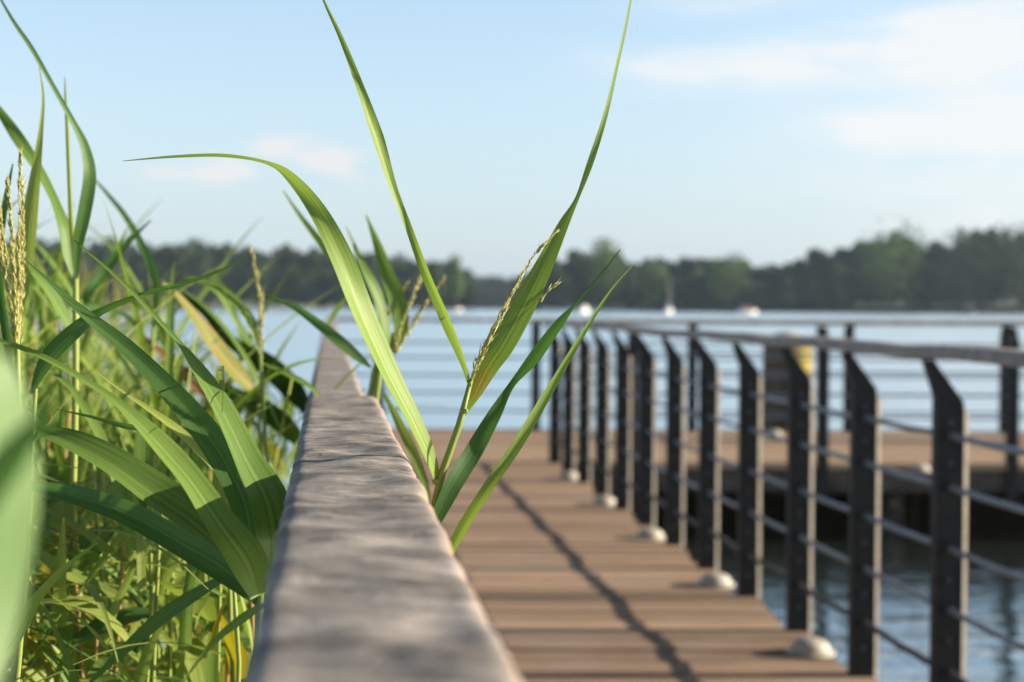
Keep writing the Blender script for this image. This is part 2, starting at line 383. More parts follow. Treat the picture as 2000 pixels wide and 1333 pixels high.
rng = random.Random(4)
def bank():
    m_ = MB(); vs = []; fs = []
    xs = np.linspace(-900, 900, 121)
    for x in xs:
        y0 = 600 + 40 * mnoise.noise(Vector((x * .006, 3, 0)))
        if -150 < x < 60: y0 += 420 * max(0, math.cos((x + 45) / 105 * math.pi / 2)) ** .6
        h = 1.5
        vs += [(x, y0, -1), (x, y0 + 3, .8), (x, y0 + 30, h + 1), (x, y0 + 400, h + 6), (x, y0 + 900, h + 10)]
    n = 5
    for i in range(len(xs) - 1):
        for k in range(n - 1):
            a = i * n + k; fs.append((a, a + n, a + n + 1, a + 1))
    m_.add(vs, fs); tag(m_.build('far_bank', M_BANK, smooth=True), kind='structure')
bank()

def crown_quads(nr, c, r, nclump, per, size, shape='round'):
    """leaf-clump quads spread through a lumpy crown; returns verts, faces"""
    V = []
    cl = []
    for i in range(nclump):
        while True:
            p = nr.uniform(-1, 1, 3)
            q = np.linalg.norm(p)
            if q < 1 and q > .35: break
        if shape == 'cone':
            s = (1 - (p[2] + 1) / 2) ** .8 + .12; p[0] *= s; p[1] *= s
        cl.append(p)
    cl = np.array(cl) * np.array(r) * .70 + np.array(c)
    cr = nr.uniform(.42, .62, nclump) * min(r[0], r[2])
    ci = nr.integers(0, nclump, per * nclump)
    d = nr.normal(size=(per * nclump, 3)); d /= np.linalg.norm(d, axis=1)[:, None]
    pos = cl[ci] + d * (cr[ci] * nr.uniform(.55, 1.0, per * nclump) ** .5)[:, None]
    n = d + nr.normal(scale=.55, size=d.shape); n /= np.linalg.norm(n, axis=1)[:, None]
    a = np.cross(n, nr.normal(size=n.shape)); a /= np.linalg.norm(a, axis=1)[:, None]
    b = np.cross(n, a)
    sz = size * nr.uniform(.6, 1.35, (len(pos), 1))
    quad = np.stack([pos - a * sz, pos + b * sz * .7, pos + a * sz, pos - b * sz * .7], axis=1)
    return quad.reshape(-1, 3)
def quads_mesh(name, V, mat):
    me = bpy.data.meshes.new(name); n = len(V) // 4
    me.vertices.add(len(V)); me.vertices.foreach_set('co', V.astype(np.float32).ravel())
    me.loops.add(len(V)); me.loops.foreach_set('vertex_index', np.arange(len(V), dtype=np.int32))
    me.polygons.add(n); me.polygons.foreach_set('loop_start', np.arange(0, len(V), 4, dtype=np.int32))
    me.polygons.foreach_set('loop_total', np.full(n, 4, dtype=np.int32))
    me.materials.append(mat); me.update(); me.validate(); return me
def skyline(px):       # height in photo px of the wood's top above the waterline, by photo column
    pts = [(-600, 150), (-200, 138), (100, 130), (180, 126), (380, 128), (520, 116), (650, 112), (760, 100), (850, 92), (905, 74), (930, 62), (1020, 60), (1060, 84),
           (1110, 106), (1190, 118), (1235, 92), (1280, 92), (1340, 98), (1430, 98), (1470, 88), (1540, 92), (1600, 112), (1650, 130), (1700, 146), (1760, 150), (1820, 132), (1900, 148), (2000, 158), (2300, 175), (2700, 190)]
    for (a, h), (b, g) in zip(pts, pts[1:]):
        if a <= px <= b: return h + (g - h) * (px - a) / (b - a)
    return 150
def wood(name, px0, px1, dist, label, mat, frac=1.0, step=26, seed=1):
    nr = np.random.default_rng(seed); Vs = []
    for row, (dd, hf, per) in enumerate(((0, .62, 20), (14, .86, 30), (30, .93, 34))):
        px = px0 + row * 9
        while px < px1:
            d = dist + dd + nr.uniform(-5, 5)
            H = max(5., skyline(px) * frac * hf * nr.uniform(1.20, 1.34) * d / 3000 )
            x = (px - 1000) / 3000 * d
            rx = nr.uniform(3.2, 5.2)
            Vs.append(crown_quads(nr, (x, d, H * .50), (rx, rx, H * .52), 30, per * 2, .95))
            px += step * nr.uniform(.75, 1.25)
    o = link(name, quads_mesh(name, np.concatenate(Vs), mat)); tag(o, label, 'woodland', kind='stuff')
wood('woodland', -500, 915, 620, 'dark mixed woodland along the far shore on the left side', M_TREE, seed=2)
wood('woodland', 1045, 2500, 610, 'dark woodland along the far shore rising towards the right', M_TREE, seed=3)
wood('woodland', 860, 1090, 1010, 'hazy distant woodland in the gap between the two nearer shores', M_TREE, .98, 12, 5)
def tree(px, top_px, dist, w_px, label, seed, shape='round', mat=None):
    nr = np.random.default_rng(seed)
    H = 1.13 * top_px * dist / 3000; x = (px - 1000) / 3000 * dist; rx = w_px * dist / 3000 / 2
    root = tag(empty('tree', (x, dist, 1.0)), label, 'tree', 'trees standing out from the far wood')
    mb = MB(); k = [(0, 0, 0), (.2, .1, H * .3), (.1, .2, H * .6), (.2, 0, H * .85)]
    mb.tube(k, [.45, .36, .22, .06], 8)
    for i in range(6):
        a = i * 2.4; z = H * (.3 + .08 * i)
        mb.tube([(0, 0, z), (math.cos(a) * rx * .35, math.sin(a) * rx * .35, z + H * .09), (math.cos(a) * rx * .7, math.sin(a) * rx * .7, z + H * .13)], [.16, .1, .04], 6)
    mb.build('trunk', M_BARK, root, True)
    V = crown_quads(nr, (0, 0, H * .55), (rx, rx, H * .46), 34 if shape == 'round' else 26, 46, .62, shape)
    link('crown', quads_mesh('crown', V, mat or M_TREEL), root)
tree(1745, 158, 588, 150, 'tallest broad sunlit green tree on the right far shore', 11)
tree(1885, 150, 592, 120, 'broad dark tree near the right edge of the far shore', 12, mat=M_TREE)
tree(1180, 122, 588, 80, 'rounded tree at the left end of the right-hand far shore', 13)
tree(1275, 97, 590, 62, 'small rounded tree behind the mast of the sailing boat', 14)
tree(1420, 102, 590, 84, 'low wide tree on the far shore above the blue covered boat', 15)
tree(888, 100, 604, 44, 'slender pointed tree at the right end of the left-hand wood', 16, 'cone')
tree(1990, 165, 592, 130, 'tall dark tree cut by the right edge of the photograph', 17, mat=M_TREE)
tree(385, 135, 600, 60, 'dark tree standing above the left wood behind the reeds', 18, mat=M_TREE)

# ------------------------------------------------------------------ boats at anchor
def boat(px, py, dist, L, label, mast=False, cover=None, heading=.35, top=None, paint=None):
    c = deck_hit(px, py, 0.0); s = dist / c.y; c = Vector((c.x * s, dist, 0))
    root = tag(empty('motor_boat' if not mast else 'sailing_boat', c, heading), label, 'boat')
    mb = MB(); vs, fs = [], []; n = 11
    for i in range(n):
        t = i / (n - 1); x = (t - .5) * L; w = L * .17 * (1 - max(0, (t - .45) / .55) ** 2.2) * (.82 + .18 * min(1, t * 4)); sh = .75 + .35 * t * t
        vs += [(x, -w, sh), (x, -w * .86, .25), (x, -w * .3, -.25), (x, w * .3, -.25), (x, w * .86, .25), (x, w, sh)]
    for i in range(n - 1):
        for k in range(5): a = i * 6 + k; fs.append((a, a + 1, a + 7, a + 6))
        fs.append((i * 6 + 5, i * 6, i * 6 + 6, i * 6 + 11))
    fs.append(tuple(range(6))[::-1])
    mb.add(vs, fs); mb.build('hull', paint or M_WHITE, root)
    mb = MB(); x0, x1, w, z0, z1 = -.22 * L, .16 * L, L * .115, .8, .8 + L * (.20 if not mast else .13)
    mb.add([(x0, -w, z0), (x1 + .5, -w, z0), (x1 + .5, w, z0), (x0, w, z0), (x0, -w * .85, z1), (x1, -w * .85, z1), (x1, w * .85, z1), (x0, w * .85, z1)],
           [(4, 5, 6, 7), (0, 1, 5, 4), (1, 2, 6, 5), (2, 3, 7, 6), (3, 0, 4, 7)])
    mb.build('cabin', top or M_WHITE, root)
    zc = (z0 + z1) / 2; hh = (z1 - z0) * .2
    for sgn in (-1, 1):
        mb = MB(); mb.box(x0 + .3, x1 - .1, sgn * w * .95 - .03, sgn * w * .95 + .03, zc - hh, zc + hh); mb.build('window', M_GLASSD, root)
    if cover:
        mb = MB(); mb.tube([(-.46 * L, 0, .95), (-.35 * L, 0, 1.2), (-.24 * L, 0, 1.15)], [L * .09, L * .12, L * .1], 10); mb.build('cockpit_cover', cover, root, True)
    if mast:
        mb = MB(); mb.tube([(.1 * L, 0, z1), (.1 * L, 0, z1 + L * 1.25)], [.09, .05], 8); mb.build('mast', M_WHITE, root)
        mb = MB(); mb.tube([(.1 * L, 0, z1 + .6), (-.42 * L, 0, z1 + .55)], [.13, .10], 8); mb.build('boom', M_BLUE, root)
boat(1141, 612, 420, 5.6, 'white motor boat at anchor, leftmost of the three in front of the right shore', heading=1.0)
boat(1306, 613, 400, 5.6, 'white sailing boat with bare mast at anchor on the lake', mast=True, heading=1.15)
boat(1460, 612, 420, 5.6, 'white motor boat with a blue cover at anchor on the lake', cover=M_BLUE, heading=.25, top=M_RED)
boat(893, 606, 520, 3.4, 'tiny boat with reddish cabin far off below the pointed tree', heading=.3, top=M_RED)
boat(1888, 612, 520, 5.5, 'small dark boat against the right-hand shore', heading=.1, cover=M_GLASSD, top=M_GLASSD, paint=M_GLASSD)

# ------------------------------------------------------------------ pier and platform
def xl(d): return .0155 - .1197 * d                    # left rail centre line
def ipost(d): return (d / 3.45 - 1.392) / .1898
def dpost(i): return 3.45 * (1.392 + .1898 * i)
def xr(d): return 1.15 * (.956 - .0682 * ipost(d))     # right post line
PF0, PF1 = dpost(10) - .02, 14.42
pier = tag(empty('pier', (0, 6, 0)), 'brown boarded wooden pier with stepped edge leading out to a wide platform', 'pier')
def relm(mb, dx=0, dy=6): mb.v = [(x - dx, y - dy, z) for x, y, z in mb.v]
mb = MB(); r2 = random.Random(8)
def board(x0, x1, y0, y1):
    dz = r2.uniform(-.003, .002); e0, e1 = r2.uniform(-.008, .008), r2.uniform(-.012, .012)
    z1, z0, c = DECK_Z + dz, DECK_Z - .04, .005
    x0 += e0; x1 += e1
    mb.add([(x0, y0, z0), (x1, y0, z0), (x1, y1, z0), (x0, y1, z0), (x0, y0, z1 - c), (x1, y0, z1 - c), (x1, y1, z1 - c), (x0, y1, z1 - c),
            (x0, y0 + c, z1), (x1, y0 + c, z1), (x1, y1 - c, z1), (x0, y1 - c, z1)],
           [(0, 3, 2, 1), (0, 1, 5, 4), (1, 2, 6, 5), (2, 3, 7, 6), (3, 0, 4, 7), (4, 5, 9, 8), (5, 6, 10, 9), (6, 7, 11, 10), (7, 4, 8, 11), (8, 9, 10, 11)])
for i in range(-9, 10):
    d0, d1 = dpost(i), dpost(i + 1)
    if i == 9: d1 = PF0
    n = 4
    for k in range(n):
        a, b = d0 + (d1 - d0) * k / n, d0 + (d1 - d0) * (k + 1) / n
        board(xl(d0) - .02, xr(d0) - .037, a + .007, b - .007)
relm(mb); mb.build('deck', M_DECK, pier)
mb = MB(); n = 20
for k in range(n):
    a, b = PF0 + (PF1 - PF0) * k / n, PF0 + (PF1 - PF0) * (k + 1) / n
    board(xl(a) - .02, 8.0, a + .007, b - .007)
relm(mb); mb.build('platform_deck', M_DECKP, pier)
mb = MB()
mb.box(xr(PF0) + .03, 8, PF0 + .03, PF0 + .09, DECK_Z - .21, DECK_Z - .042); mb.box(xl(PF1), 8, PF1 - .10, PF1 - .04, DECK_Z - .17, DECK_Z - .042); mb.box(xl(PF1) + .1, 8, PF1 - .17, PF1 - .11, -.3, DECK_Z - .043)
for yy in (12.2, 13.2): mb.box(xl(yy) + .2, 8, yy, yy + .12, DECK_Z - .24, DECK_Z - .045)
for off in (.08, .62, 1.2):
    a, b = Vector((xl(.0) + off, -.2, 0)), Vector((xl(11.2) + off, 11.2, 0)); w = Vector((.06, 0, 0))
    mb.add([a - w + Vector((0, 0, DECK_Z - .22)), a + w + Vector((0, 0, DECK_Z - .22)), b + w + Vector((0, 0, DECK_Z - .22)), b - w + Vector((0, 0, DECK_Z - .22)),
            a - w + Vector((0, 0, DECK_Z - .043)), a + w + Vector((0, 0, DECK_Z - .043)), b + w + Vector((0, 0, DECK_Z - .043)), b - w + Vector((0, 0, DECK_Z - .043))],
           [(0, 3, 2, 1), (4, 5, 6, 7), (0, 1, 5, 4), (1, 2, 6, 5), (2, 3, 7, 6), (3, 0, 4, 7)])
relm(mb); mb.build('support_beam', M_BEAM, pier)
for (x, y) in [(2.9, 11.75), (5.2, 11.75), (1.0, 11.75), (1.0, 13.9), (3.6, 13.9), (6.2, 13.9), (-1.0, 13.9), (.75, 5.0), (-.4, 5.0), (.45, 8.2), (-.8, 8.2)]:
    mb = MB(); mb.lathe([(.11, -1.5), (.11, DECK_Z - .25)], (x, y - 6, 0), 14); mb.build('pile', M_BEAM, pier, True)

def rail_mesh(name, path, width, thick, steps, mats, amp=.0012, edge=.0015, wav=0.0, seed=0.0, parent=None, origin=Vector((0, 0, 0)), r=.0075, top=RAIL_TOP):
    """weathered handrail: rounded section swept along path(d); real dents and ripples in the surface"""
    prof = []
    hw, h = width / 2, thick; nt_ = 18
    for k in range(nt_ + 1): prof.append((-hw + r + (2 * hw - 2 * r) * k / nt_, 0))
    for k in range(1, 5): a = math.pi / 2 * k / 4; prof.append((hw - r + r * math.sin(a), -r + r * math.cos(a)))
    for k in range(1, 5): a = math.pi / 2 * k / 4; prof.append((hw - r + r * math.cos(a), -h + r - r * math.sin(a)))
    for k in range(1, 4): prof.append((hw - r - (2 * hw - 2 * r) * k / 4, -h))
    for k in range(0, 5): a = math.pi / 2 * k / 4; prof.append((-hw + r - r * math.sin(a), -h + r - r * math.cos(a)))
    for k in range(1, 4): a = math.pi / 2 * k / 4; prof.append((-hw + r - r * math.cos(a), -r + r * math.sin(a)))
    vs, fs = [], []; n = len(prof)
    for d in steps:
        c = path(d); t = (path(d + .01) - path(d - .01)).normalized(); s = Vector((t.y, -t.x, 0)).normalized()
        for (px, pz) in prof:
            q = c + s * px
            f1 = mnoise.noise(Vector((q.x * 26 + seed, q.y * 26 + q.x * 12, seed + pz * 9)))
            f2 = mnoise.noise(Vector((q.x * 9 + seed, q.y * 12, 7 + seed)))
            f3 = mnoise.noise(Vector((q.x * 30, q.y * 95 + q.x * 34, 3 + seed)))
            f4 = mnoise.noise(Vector((seed * 3, q.y * 2.3, .5)))
            dz = amp * (f1 + .8 * f2 + .30 * f3) + wav * f4
            e = mnoise.noise(Vector((seed + (5 if px > 0 else 9), q.y * 11, pz * 12))) + .5 * mnoise.noise(Vector((seed + 1, q.y * 40, pz * 20 + px)))
            vs.append(q + s * (edge * e * (abs(px) / hw) ** 3) + Vector((0, 0, top + pz + (dz if pz > -h * .6 else wav * f4))) - origin)
    for i in range(len(steps) - 1):
        for k in range(n):
            k2 = (k + 1) % n; fs.append((i * n + k, i * n + k2, (i + 1) * n + k2, (i + 1) * n + k))
    fs.append(tuple(range(n))[::-1]); q = (len(steps) - 1) * n; fs.append(tuple(range(q, q + n)))
    mb = MB(); mb.add(vs, fs)
    o = mb.build(name, mats, parent, True)
    return o
def arange(a, b, s): return list(np.arange(a, b, s))
CABLE_H = (.81, .67, .505, .34, .17)
def post_mesh():
    prof = [(-.036, -.28), (.036, -.28), (.036, .90), (-.046, 1.012), (-.068, 1.012), (-.036, .915)]
    mb = MB(); n = len(prof); y0, y1, c = -.03, .02, .004
    vs = [(x, y0, z) for x, z in prof] + [(x, y1, z) for x, z in prof]
    fs = [tuple(range(n)), tuple(range(2 * n - 1, n - 1, -1))] + [((i + 1) % n, i, i + n, (i + 1) % n + n) for i in range(n)]
    mb.add(vs, fs); pm = mb.mesh('post', M_STEEL)
    mb = MB(); mb.add([(.037, -.034, -.36), (.052, -.020, -.36), (.052, .02, -.36), (.037, .02, -.36), (.037, -.034, .885), (.052, -.020, .865), (.052, .02, .865), (.037, .02, .885)],
                      [(0, 3, 2, 1), (4, 5, 6, 7), (0, 1, 5, 4), (1, 2, 6, 5), (2, 3, 7, 6), (3, 0, 4, 7)])
    em = mb.mesh('edge_strip', M_EDGE)
    mb = MB(); vs = []; k = 6
    for j in range(k): a = math.pi / 3 * j; vs.append((.009 * math.cos(a), -.0302, .009 * math.sin(a)))
    for j in range(k): a = math.pi / 3 * j; vs.append((.008 * math.cos(a), -.037, .008 * math.sin(a)))
    mb.add(vs, [tuple(range(k, 2 * k))] + [(j, (j + 1) % k, (j + 1) % k + k, j + k) for j in range(k)])
    bm = mb.mesh('bolt', M_BOLT)
    return pm, em, bm
PM, EM, BM = post_mesh()
def add_post(root, x, y, flip=False, rz=0.0, strip=True, bolts=False, sy=1.0):
    p = link('post', PM, root, Vector((x, y, DECK_Z)) - root.location); p.rotation_euler = (0, 0, rz)
    p.scale = (-1 if flip else 1, sy, 1)
    if strip: link('edge_strip', EM, p)
    for z in (.735, .845, .42, .255, .09) if bolts else (): link('bolt', BM, p, (0, 0, z))
    return p
def add_cable(root, pts, r, mat, name='cable'):
    mb = MB(); mb.tube([Vector(p) - root.location for p in pts], r, 8); mb.build(name, mat, root, True)

# left railing, the rail in the foreground
left = tag(empty('pier_railing', (xl(0), 0, DECK_Z)), 'pier railing with broad weathered grey wooden handrail in the foreground', 'railing')
st = arange(.22, .34, .006) + arange(.34, 1.35, .0024) + arange(1.35, 1.69, .005)
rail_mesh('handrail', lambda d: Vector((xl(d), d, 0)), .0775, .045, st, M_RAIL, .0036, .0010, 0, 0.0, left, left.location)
st = arange(1.700, 3, .012) + arange(3, 14.5, .06)
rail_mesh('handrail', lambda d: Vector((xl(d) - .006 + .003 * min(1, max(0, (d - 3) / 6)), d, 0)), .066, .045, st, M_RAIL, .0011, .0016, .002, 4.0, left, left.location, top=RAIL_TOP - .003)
for k in range(-4, 18):
    d = 3.2 + .655 * k
    add_post(left, xl(d) - .028, d, flip=True, strip=False)
for h in CABLE_H:
    add_cable(left, [(xl(d) - .05, d, DECK_Z + h) for d in np.arange(.3, 14.4, .655)], .008, M_CABLE)

# right railing
right = tag(empty('pier_railing', (xr(5), 5, DECK_Z)), 'pier railing of dark bent steel posts, grey cables and wavy grey handrail on the right', 'railing')
st = arange(.3, 11.36, .03)
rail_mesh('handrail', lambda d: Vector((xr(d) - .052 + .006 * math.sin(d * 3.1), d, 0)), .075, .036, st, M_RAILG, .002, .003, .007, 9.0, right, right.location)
for i in range(-7, 11):
    add_post(right, xr(dpost(i)), dpost(i), bolts=-1 <= i <= 9)
for j, h in enumerate(CABLE_H):
    pts = []
    last = j == 4
    for d in np.arange(.4, 11.3, .0545 if last else .164):
        u = (ipost(d)) % 1.0; sag = -.005 * math.sin(math.pi * u)
        w = .010 * mnoise.noise(Vector((d * 2.2, 2, 0))) + .003 * mnoise.noise(Vector((d * 9, 5, 0))) if last else 0
        pts.append((xr(d) + (w * .5), d, DECK_Z + h + sag + w))
    add_cable(right, pts, .0105 if last else .009, M_ROPE if last else M_CABLE, 'rope' if last else 'cable')

# platform railings
front = tag(empty('platform_railing', (3, 11.4, DECK_Z)), 'nearer platform railing of bluish steel posts along the front edge of the platform', 'railing')
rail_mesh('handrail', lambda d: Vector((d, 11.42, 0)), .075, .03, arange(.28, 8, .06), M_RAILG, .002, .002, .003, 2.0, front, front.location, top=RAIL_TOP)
for k in range(5): add_post(front, .905 + 1.405 * k, 11.36, rz=-math.pi / 2, strip=False, sy=1.6)
for h in CABLE_H: add_cable(front, [(x, 11.36, DECK_Z + h) for x in np.arange(.3, 8, 1.405)], .008, M_CABLE)
back = tag(empty('platform_railing', (1, 14.35, DECK_Z)), 'farther platform railing with five cables along the outer edge above the lake', 'railing')
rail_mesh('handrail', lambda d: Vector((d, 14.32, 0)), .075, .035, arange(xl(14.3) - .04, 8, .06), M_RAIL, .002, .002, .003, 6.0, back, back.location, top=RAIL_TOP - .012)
for k in range(-1, 6): add_post(back, .216 + 1.464 * k, 14.37, rz=math.pi / 2, strip=False, sy=1.7)
for h in CABLE_H: add_cable(back, [(x, 14.37, DECK_Z + h) for x in np.arange(-1.7, 8, .5)], .009, M_CABLE)

# mooring pile behind the platform
dp = 14.95; pc = P(1538, 700, dp)
pile = tag(empty('mooring_pile', (pc.x, dp, 0)), 'thick dark mooring pile with yellow lichen and pale conical cap behind the platform', 'pile')
mb = MB(); mb.lathe([(.25, -1.5), (.245, .6), (.24, 1.2), (.235, 1.36)], n=28); mb.build('shaft', M_PILE, pile, True)
mb = MB(); mb.lathe([(.245, 1.362), (.25, 1.385), (.15, 1.44), (.02, 1.475)], n=28); mb.build('cap', M_PALE, pile, True)

# pale studs on the deck
def stud(px, py, label):
    c = deck_hit(px, py, DECK_Z)
    root = tag(empty('deck_stud', (c.x, c.y, DECK_Z)), label, 'deck stud', 'pale studs along the deck edge')
    mb = MB(); mb.lathe([(.082, 0), (.082, .006), (.074, .010), (.0, .0105)]); mb.build('base_plate', M_PALE, root, True)
    mb = MB(); mb.lathe([(.066, .0107), (.064, .024), (.054, .038), (.036, .047), (.015, .051), (.0, .0515)], n=24); mb.build('dome', M_PALE, root, True)
stud(1583, 1276, 'pale domed stud on the deck edge, nearest to the viewer')
stud(1397, 1143, 'pale domed stud on the deck edge, second from the viewer')
stud(1270, 1052, 'pale domed stud on the deck edge, third from the viewer')
stud(1181, 986, 'pale domed stud on the deck edge, fourth from the viewer')
stud(1112, 936, 'pale domed stud on the deck edge, farthest along the pier')
stud(1797, 920, 'pale domed stud on the front edge of the platform at right')
stud(1512, 851, 'pale stud at the foot of the lichen covered mooring pile')

# ------------------------------------------------------------------ light summer haze over the lake
mb = MB(); mb.box(-1400, 1400, -30, 1300, -1.2, 60)
_hm = bpy.data.materials.new('summer_haze'); _hm.use_nodes = True; _nt = _hm.node_tree
_nt.nodes.remove(_nt.nodes['Principled BSDF'])
_pv = _nt.nodes.new('ShaderNodeVolumePrincipled'); _pv.inputs['Color'].default_value = (.62, .80, 1, 1); _pv.inputs['Density'].default_value = .000115; _pv.inputs['Anisotropy'].default_value = .1
_nt.links.new(_pv.outputs[0], _nt.nodes['Material Output'].inputs['Volume'])
tag(mb.build('haze', _hm), kind='stuff')

# ------------------------------------------------------------------ reeds: builders
def crom(pts, n):
    """Catmull-Rom through rows of numbers, n samples"""
    a = np.array(pts, dtype=float); m = len(a)
    seg = np.linalg.norm(np.diff(a[:, :3], axis=0), axis=1); t = np.concatenate([[0], np.cumsum(seg)])
    out = []
    for s in np.linspace(0, t[-1], n):
        i = int(min(m - 2, max(0, np.searchsorted(t, s, side='right') - 1))); u = (s - t[i]) / max(1e-9, t[i + 1] - t[i])
        p0, p1, p2, p3 = a[max(0, i - 1)], a[i], a[i + 1], a[min(m - 1, i + 2)]
        if i == 0: p0 = 2 * p1 - p2
        if i == m - 2: p3 = 2 * p2 - p1
        out.append(.5 * ((2 * p1) + (-p0 + p2) * u + (2 * p0 - 5 * p1 + 4 * p2 - p3) * u * u + (-p0 + 3 * p1 - 3 * p2 + p3) * u ** 3))
    return np.array(out)
def ribbon(mb, rows, fold=.18, wob=0.0, seed=0, mi=0):
    """leaf blade: rows = (point, half width, normal); 7 points across with a folded, slightly wavy section"""
    us = (-1, -.66, -.33, 0, .33, .66, 1); vs, uv, fs = [], [], []
    n = len(rows); L = 0; prev = None
    for i, (p, hw, nr_) in enumerate(rows):
        t = (rows[min(i + 1, n - 1)][0] - rows[max(i - 1, 0)][0]).normalized()
        s = t.cross(nr_); s = s.normalized() if s.length > 1e-6 else Vector((1, 0, 0)); nn = s.cross(t).normalized()
        if prev is not None: L += (p - prev).length
        prev = p
        for u in us:
            lift = fold * hw * (abs(u) ** 1.3) + wob * hw * u * mnoise.noise(Vector((L * 14, u * 1.2, seed)))
            vs.append(p + s * (hw * u) + nn * lift); uv.append(((u + 1) / 2, L * 6.0))
    k = len(us)
    for i in range(n - 1):
        for j in range(k - 1): fs.append((i * k + j, i * k + j + 1, (i + 1) * k + j + 1, (i + 1) * k + j))
    mb.add(vs, fs, mi, uv)
def leaf(root, ctrl, mat, twist=(45, 45), fold=.2, n=44, wob=.12, name='leaf', label=None):
    """ctrl rows: photo column, photo row, distance, apparent width in photo pixels; twist = turn of the blade towards the sun (+) or away (-)"""
    rows = []
    for px, py, d, w in ctrl:
        q = P(px, py, d); rows.append((q.x, q.y, q.z, w * d / FPX))
    sm = crom(rows, n); out = []
    for i in range(n):
        p = Vector(sm[i, :3]); t = Vector(sm[min(i + 1, n - 1), :3] - sm[max(i - 1, 0), :3]).normalized()
        v = (CAM - p); v = (v - t * v.dot(t)).normalized()
        u = i / (n - 1) * (len(twist) - 1); k = min(int(u), len(twist) - 2); tw = math.radians(twist[k] + (twist[k + 1] - twist[k]) * (u - k))
        sd = t.cross(v).normalized()
        if sd.dot(SUND) < 0: sd = -sd
        nrm = (v * math.cos(tw) + sd * math.sin(tw)).normalized()
        hw = max(.00025, .75 * sm[i, 3] / 2 / max(.5, abs(math.cos(tw))))
        out.append((p - root.location, hw, nrm))
    mb = MB(); ribbon(mb, out, fold, wob, len(root.children) * 1.7)
    o = mb.build(name, mat, root, True)
    if label: o['label'] = label
    return o
def stem(root, ctrl, mat, extra=None, name='stem', n=30):
    rows = []
    for px, py, d, w in ctrl:
        q = P(px, py, d); rows.append((q.x, q.y, q.z, w * d / FPX / 2))
    for e in (extra or []): rows.append(e)
    sm = crom(rows, n)
    mb = MB(); pts = [Vector(r[:3]) - root.location for r in sm]
    mb.tube(pts, [max(.0004, r[3]) for r in sm], 9)
    L = 0; mb.uv = []
    for i in range(n):
        if i: L += (pts[i] - pts[i - 1]).length
        mb.uv += [(k / 9 * .5, L * 3) for k in range(9)]
    return mb.build(name, mat, root, True)
def node_ring(root, px, py, d, w, mat):
    q = P(px, py, d) - root.location; r = w * d / FPX / 2
    mb = MB(); mb.lathe([(r * .9, -r * .6), (r * 1.12, -r * .2), (r * 1.12, r * .2), (r * .9, r * .6)], q, 12)
    return mb.build('stem_node', mat, root, True)
def spikelets(mb, axis, rng_, n, ln, wd, spread, mi=0):
    """sprays of small pointed spikelets hugging the axis"""
    sm = crom([tuple(p) for p in axis], 60)
    for i in range(n):
        f = rng_.random() ** .9; k = min(57, max(1, int(f * 58))); p = Vector(sm[k]); t = Vector(sm[k + 1] - sm[k - 1]).normalized()
        r = Vector((rng_.gauss(0, 1), rng_.gauss(0, 1), rng_.gauss(0, 1))); r = (r - t * r.dot(t)).normalized()
        q = p + r * (spread * rng_.random() * (1 - .6 * f)); dd = (t + r * rng_.uniform(.05, .32)).normalized(); L = ln * rng_.uniform(.6, 1.3)
        a = dd.cross(r).normalized(); b = a.cross(dd); w = wd * rng_.uniform(.7, 1.3)
        c = q + dd * (L * .4)
        mb.add([q, c + a * w, c + b * w, c - a * w, c - b * w, q + dd * L], [(0, 2, 1), (0, 3, 2), (0, 4, 3), (0, 1, 4), (5, 1, 2), (5, 2, 3), (5, 3, 4), (5, 4, 1)], mi)
        if i % 5 == 0: mb.tube([q + dd * L * .9, q + dd * (L * 1.5) + r * .0008], [.00022, .00008], 4, False, mi)
def seed_head(root, axes, rng_, n, ln=.0065, wd=.0007, spread=.004, mat=None):
    mb = MB()
    for ax in axes:
        pts = [P(*a) - root.location for a in ax]
        sm = crom([tuple(p) for p in pts], 24); mb.tube([Vector(p) for p in sm], list(np.linspace(.0008, .0003, 24)), 5)
        spikelets(mb, pts, rng_, n, ln, wd, spread)
    return mb.build('seed_head', mat or M_SEED, root, True)
RG = random.Random(21)

# ------------------------------------------------------------------ the flowering reed right of the rail
D = 1.02
r1 = tag(empty('reed', (-.30, .98, WATER_Z)), 'flowering reed beside the foreground handrail with tall spreading leaves and a seed head', 'reed')
stem(r1, [(920, 742, D, 9), (905, 805, D, 13), (880, 878, D, 15), (851, 962, D, 15), (832, 1040, D, 15)], M_STEM,
     [(-.085, 1.0, 1.50, .0027), (-.14, .99, 1.33, .003), (-.22, .98, 1.0, .0032), (-.30, .98, .5, .0034), (-.30, .98, -.2, .0036)], n=60)
node_ring(r1, 906, 803, D, 15, M_STEM); node_ring(r1, 853, 940, D, 17, M_STEM)
leaf(r1, [(853, 944, D, 10), (846, 915, D - .004, 24), (828, 870, D - .012, 34), (800, 812, D - .02, 41), (756, 728, D - .03, 50), (704, 610, D - .04, 56), (668, 510, D - .04, 58), (622, 415, D - .04, 46), (570, 348, D - .03, 27), (522, 318, D - .02, 9), (440, 304, D - .01, 9), (345, 306, D, 7), (240, 315, D + .01, 1.5)], M_LEAF,
     (52, 55, 55, 50, 20, -25, -30, 10, 45), fold=.22, n=80)
leaf(r1, [(919, 755, D, 8), (905, 705, D, 15), (876, 630, D + .01, 25), (835, 540, D + .02, 24), (796, 440, D + .02, 18), (768, 370, D + .02, 20), (735, 270, D + .02, 30), (706, 180, D + .02, 22), (668, 78, D + .03, 13), (632, 0, D + .03, 6), (600, -80, D + .04, 2)], M_LEAF,
     (-50, -55, -30, 30, 45, 10, -20, 30), fold=.35, n=80)
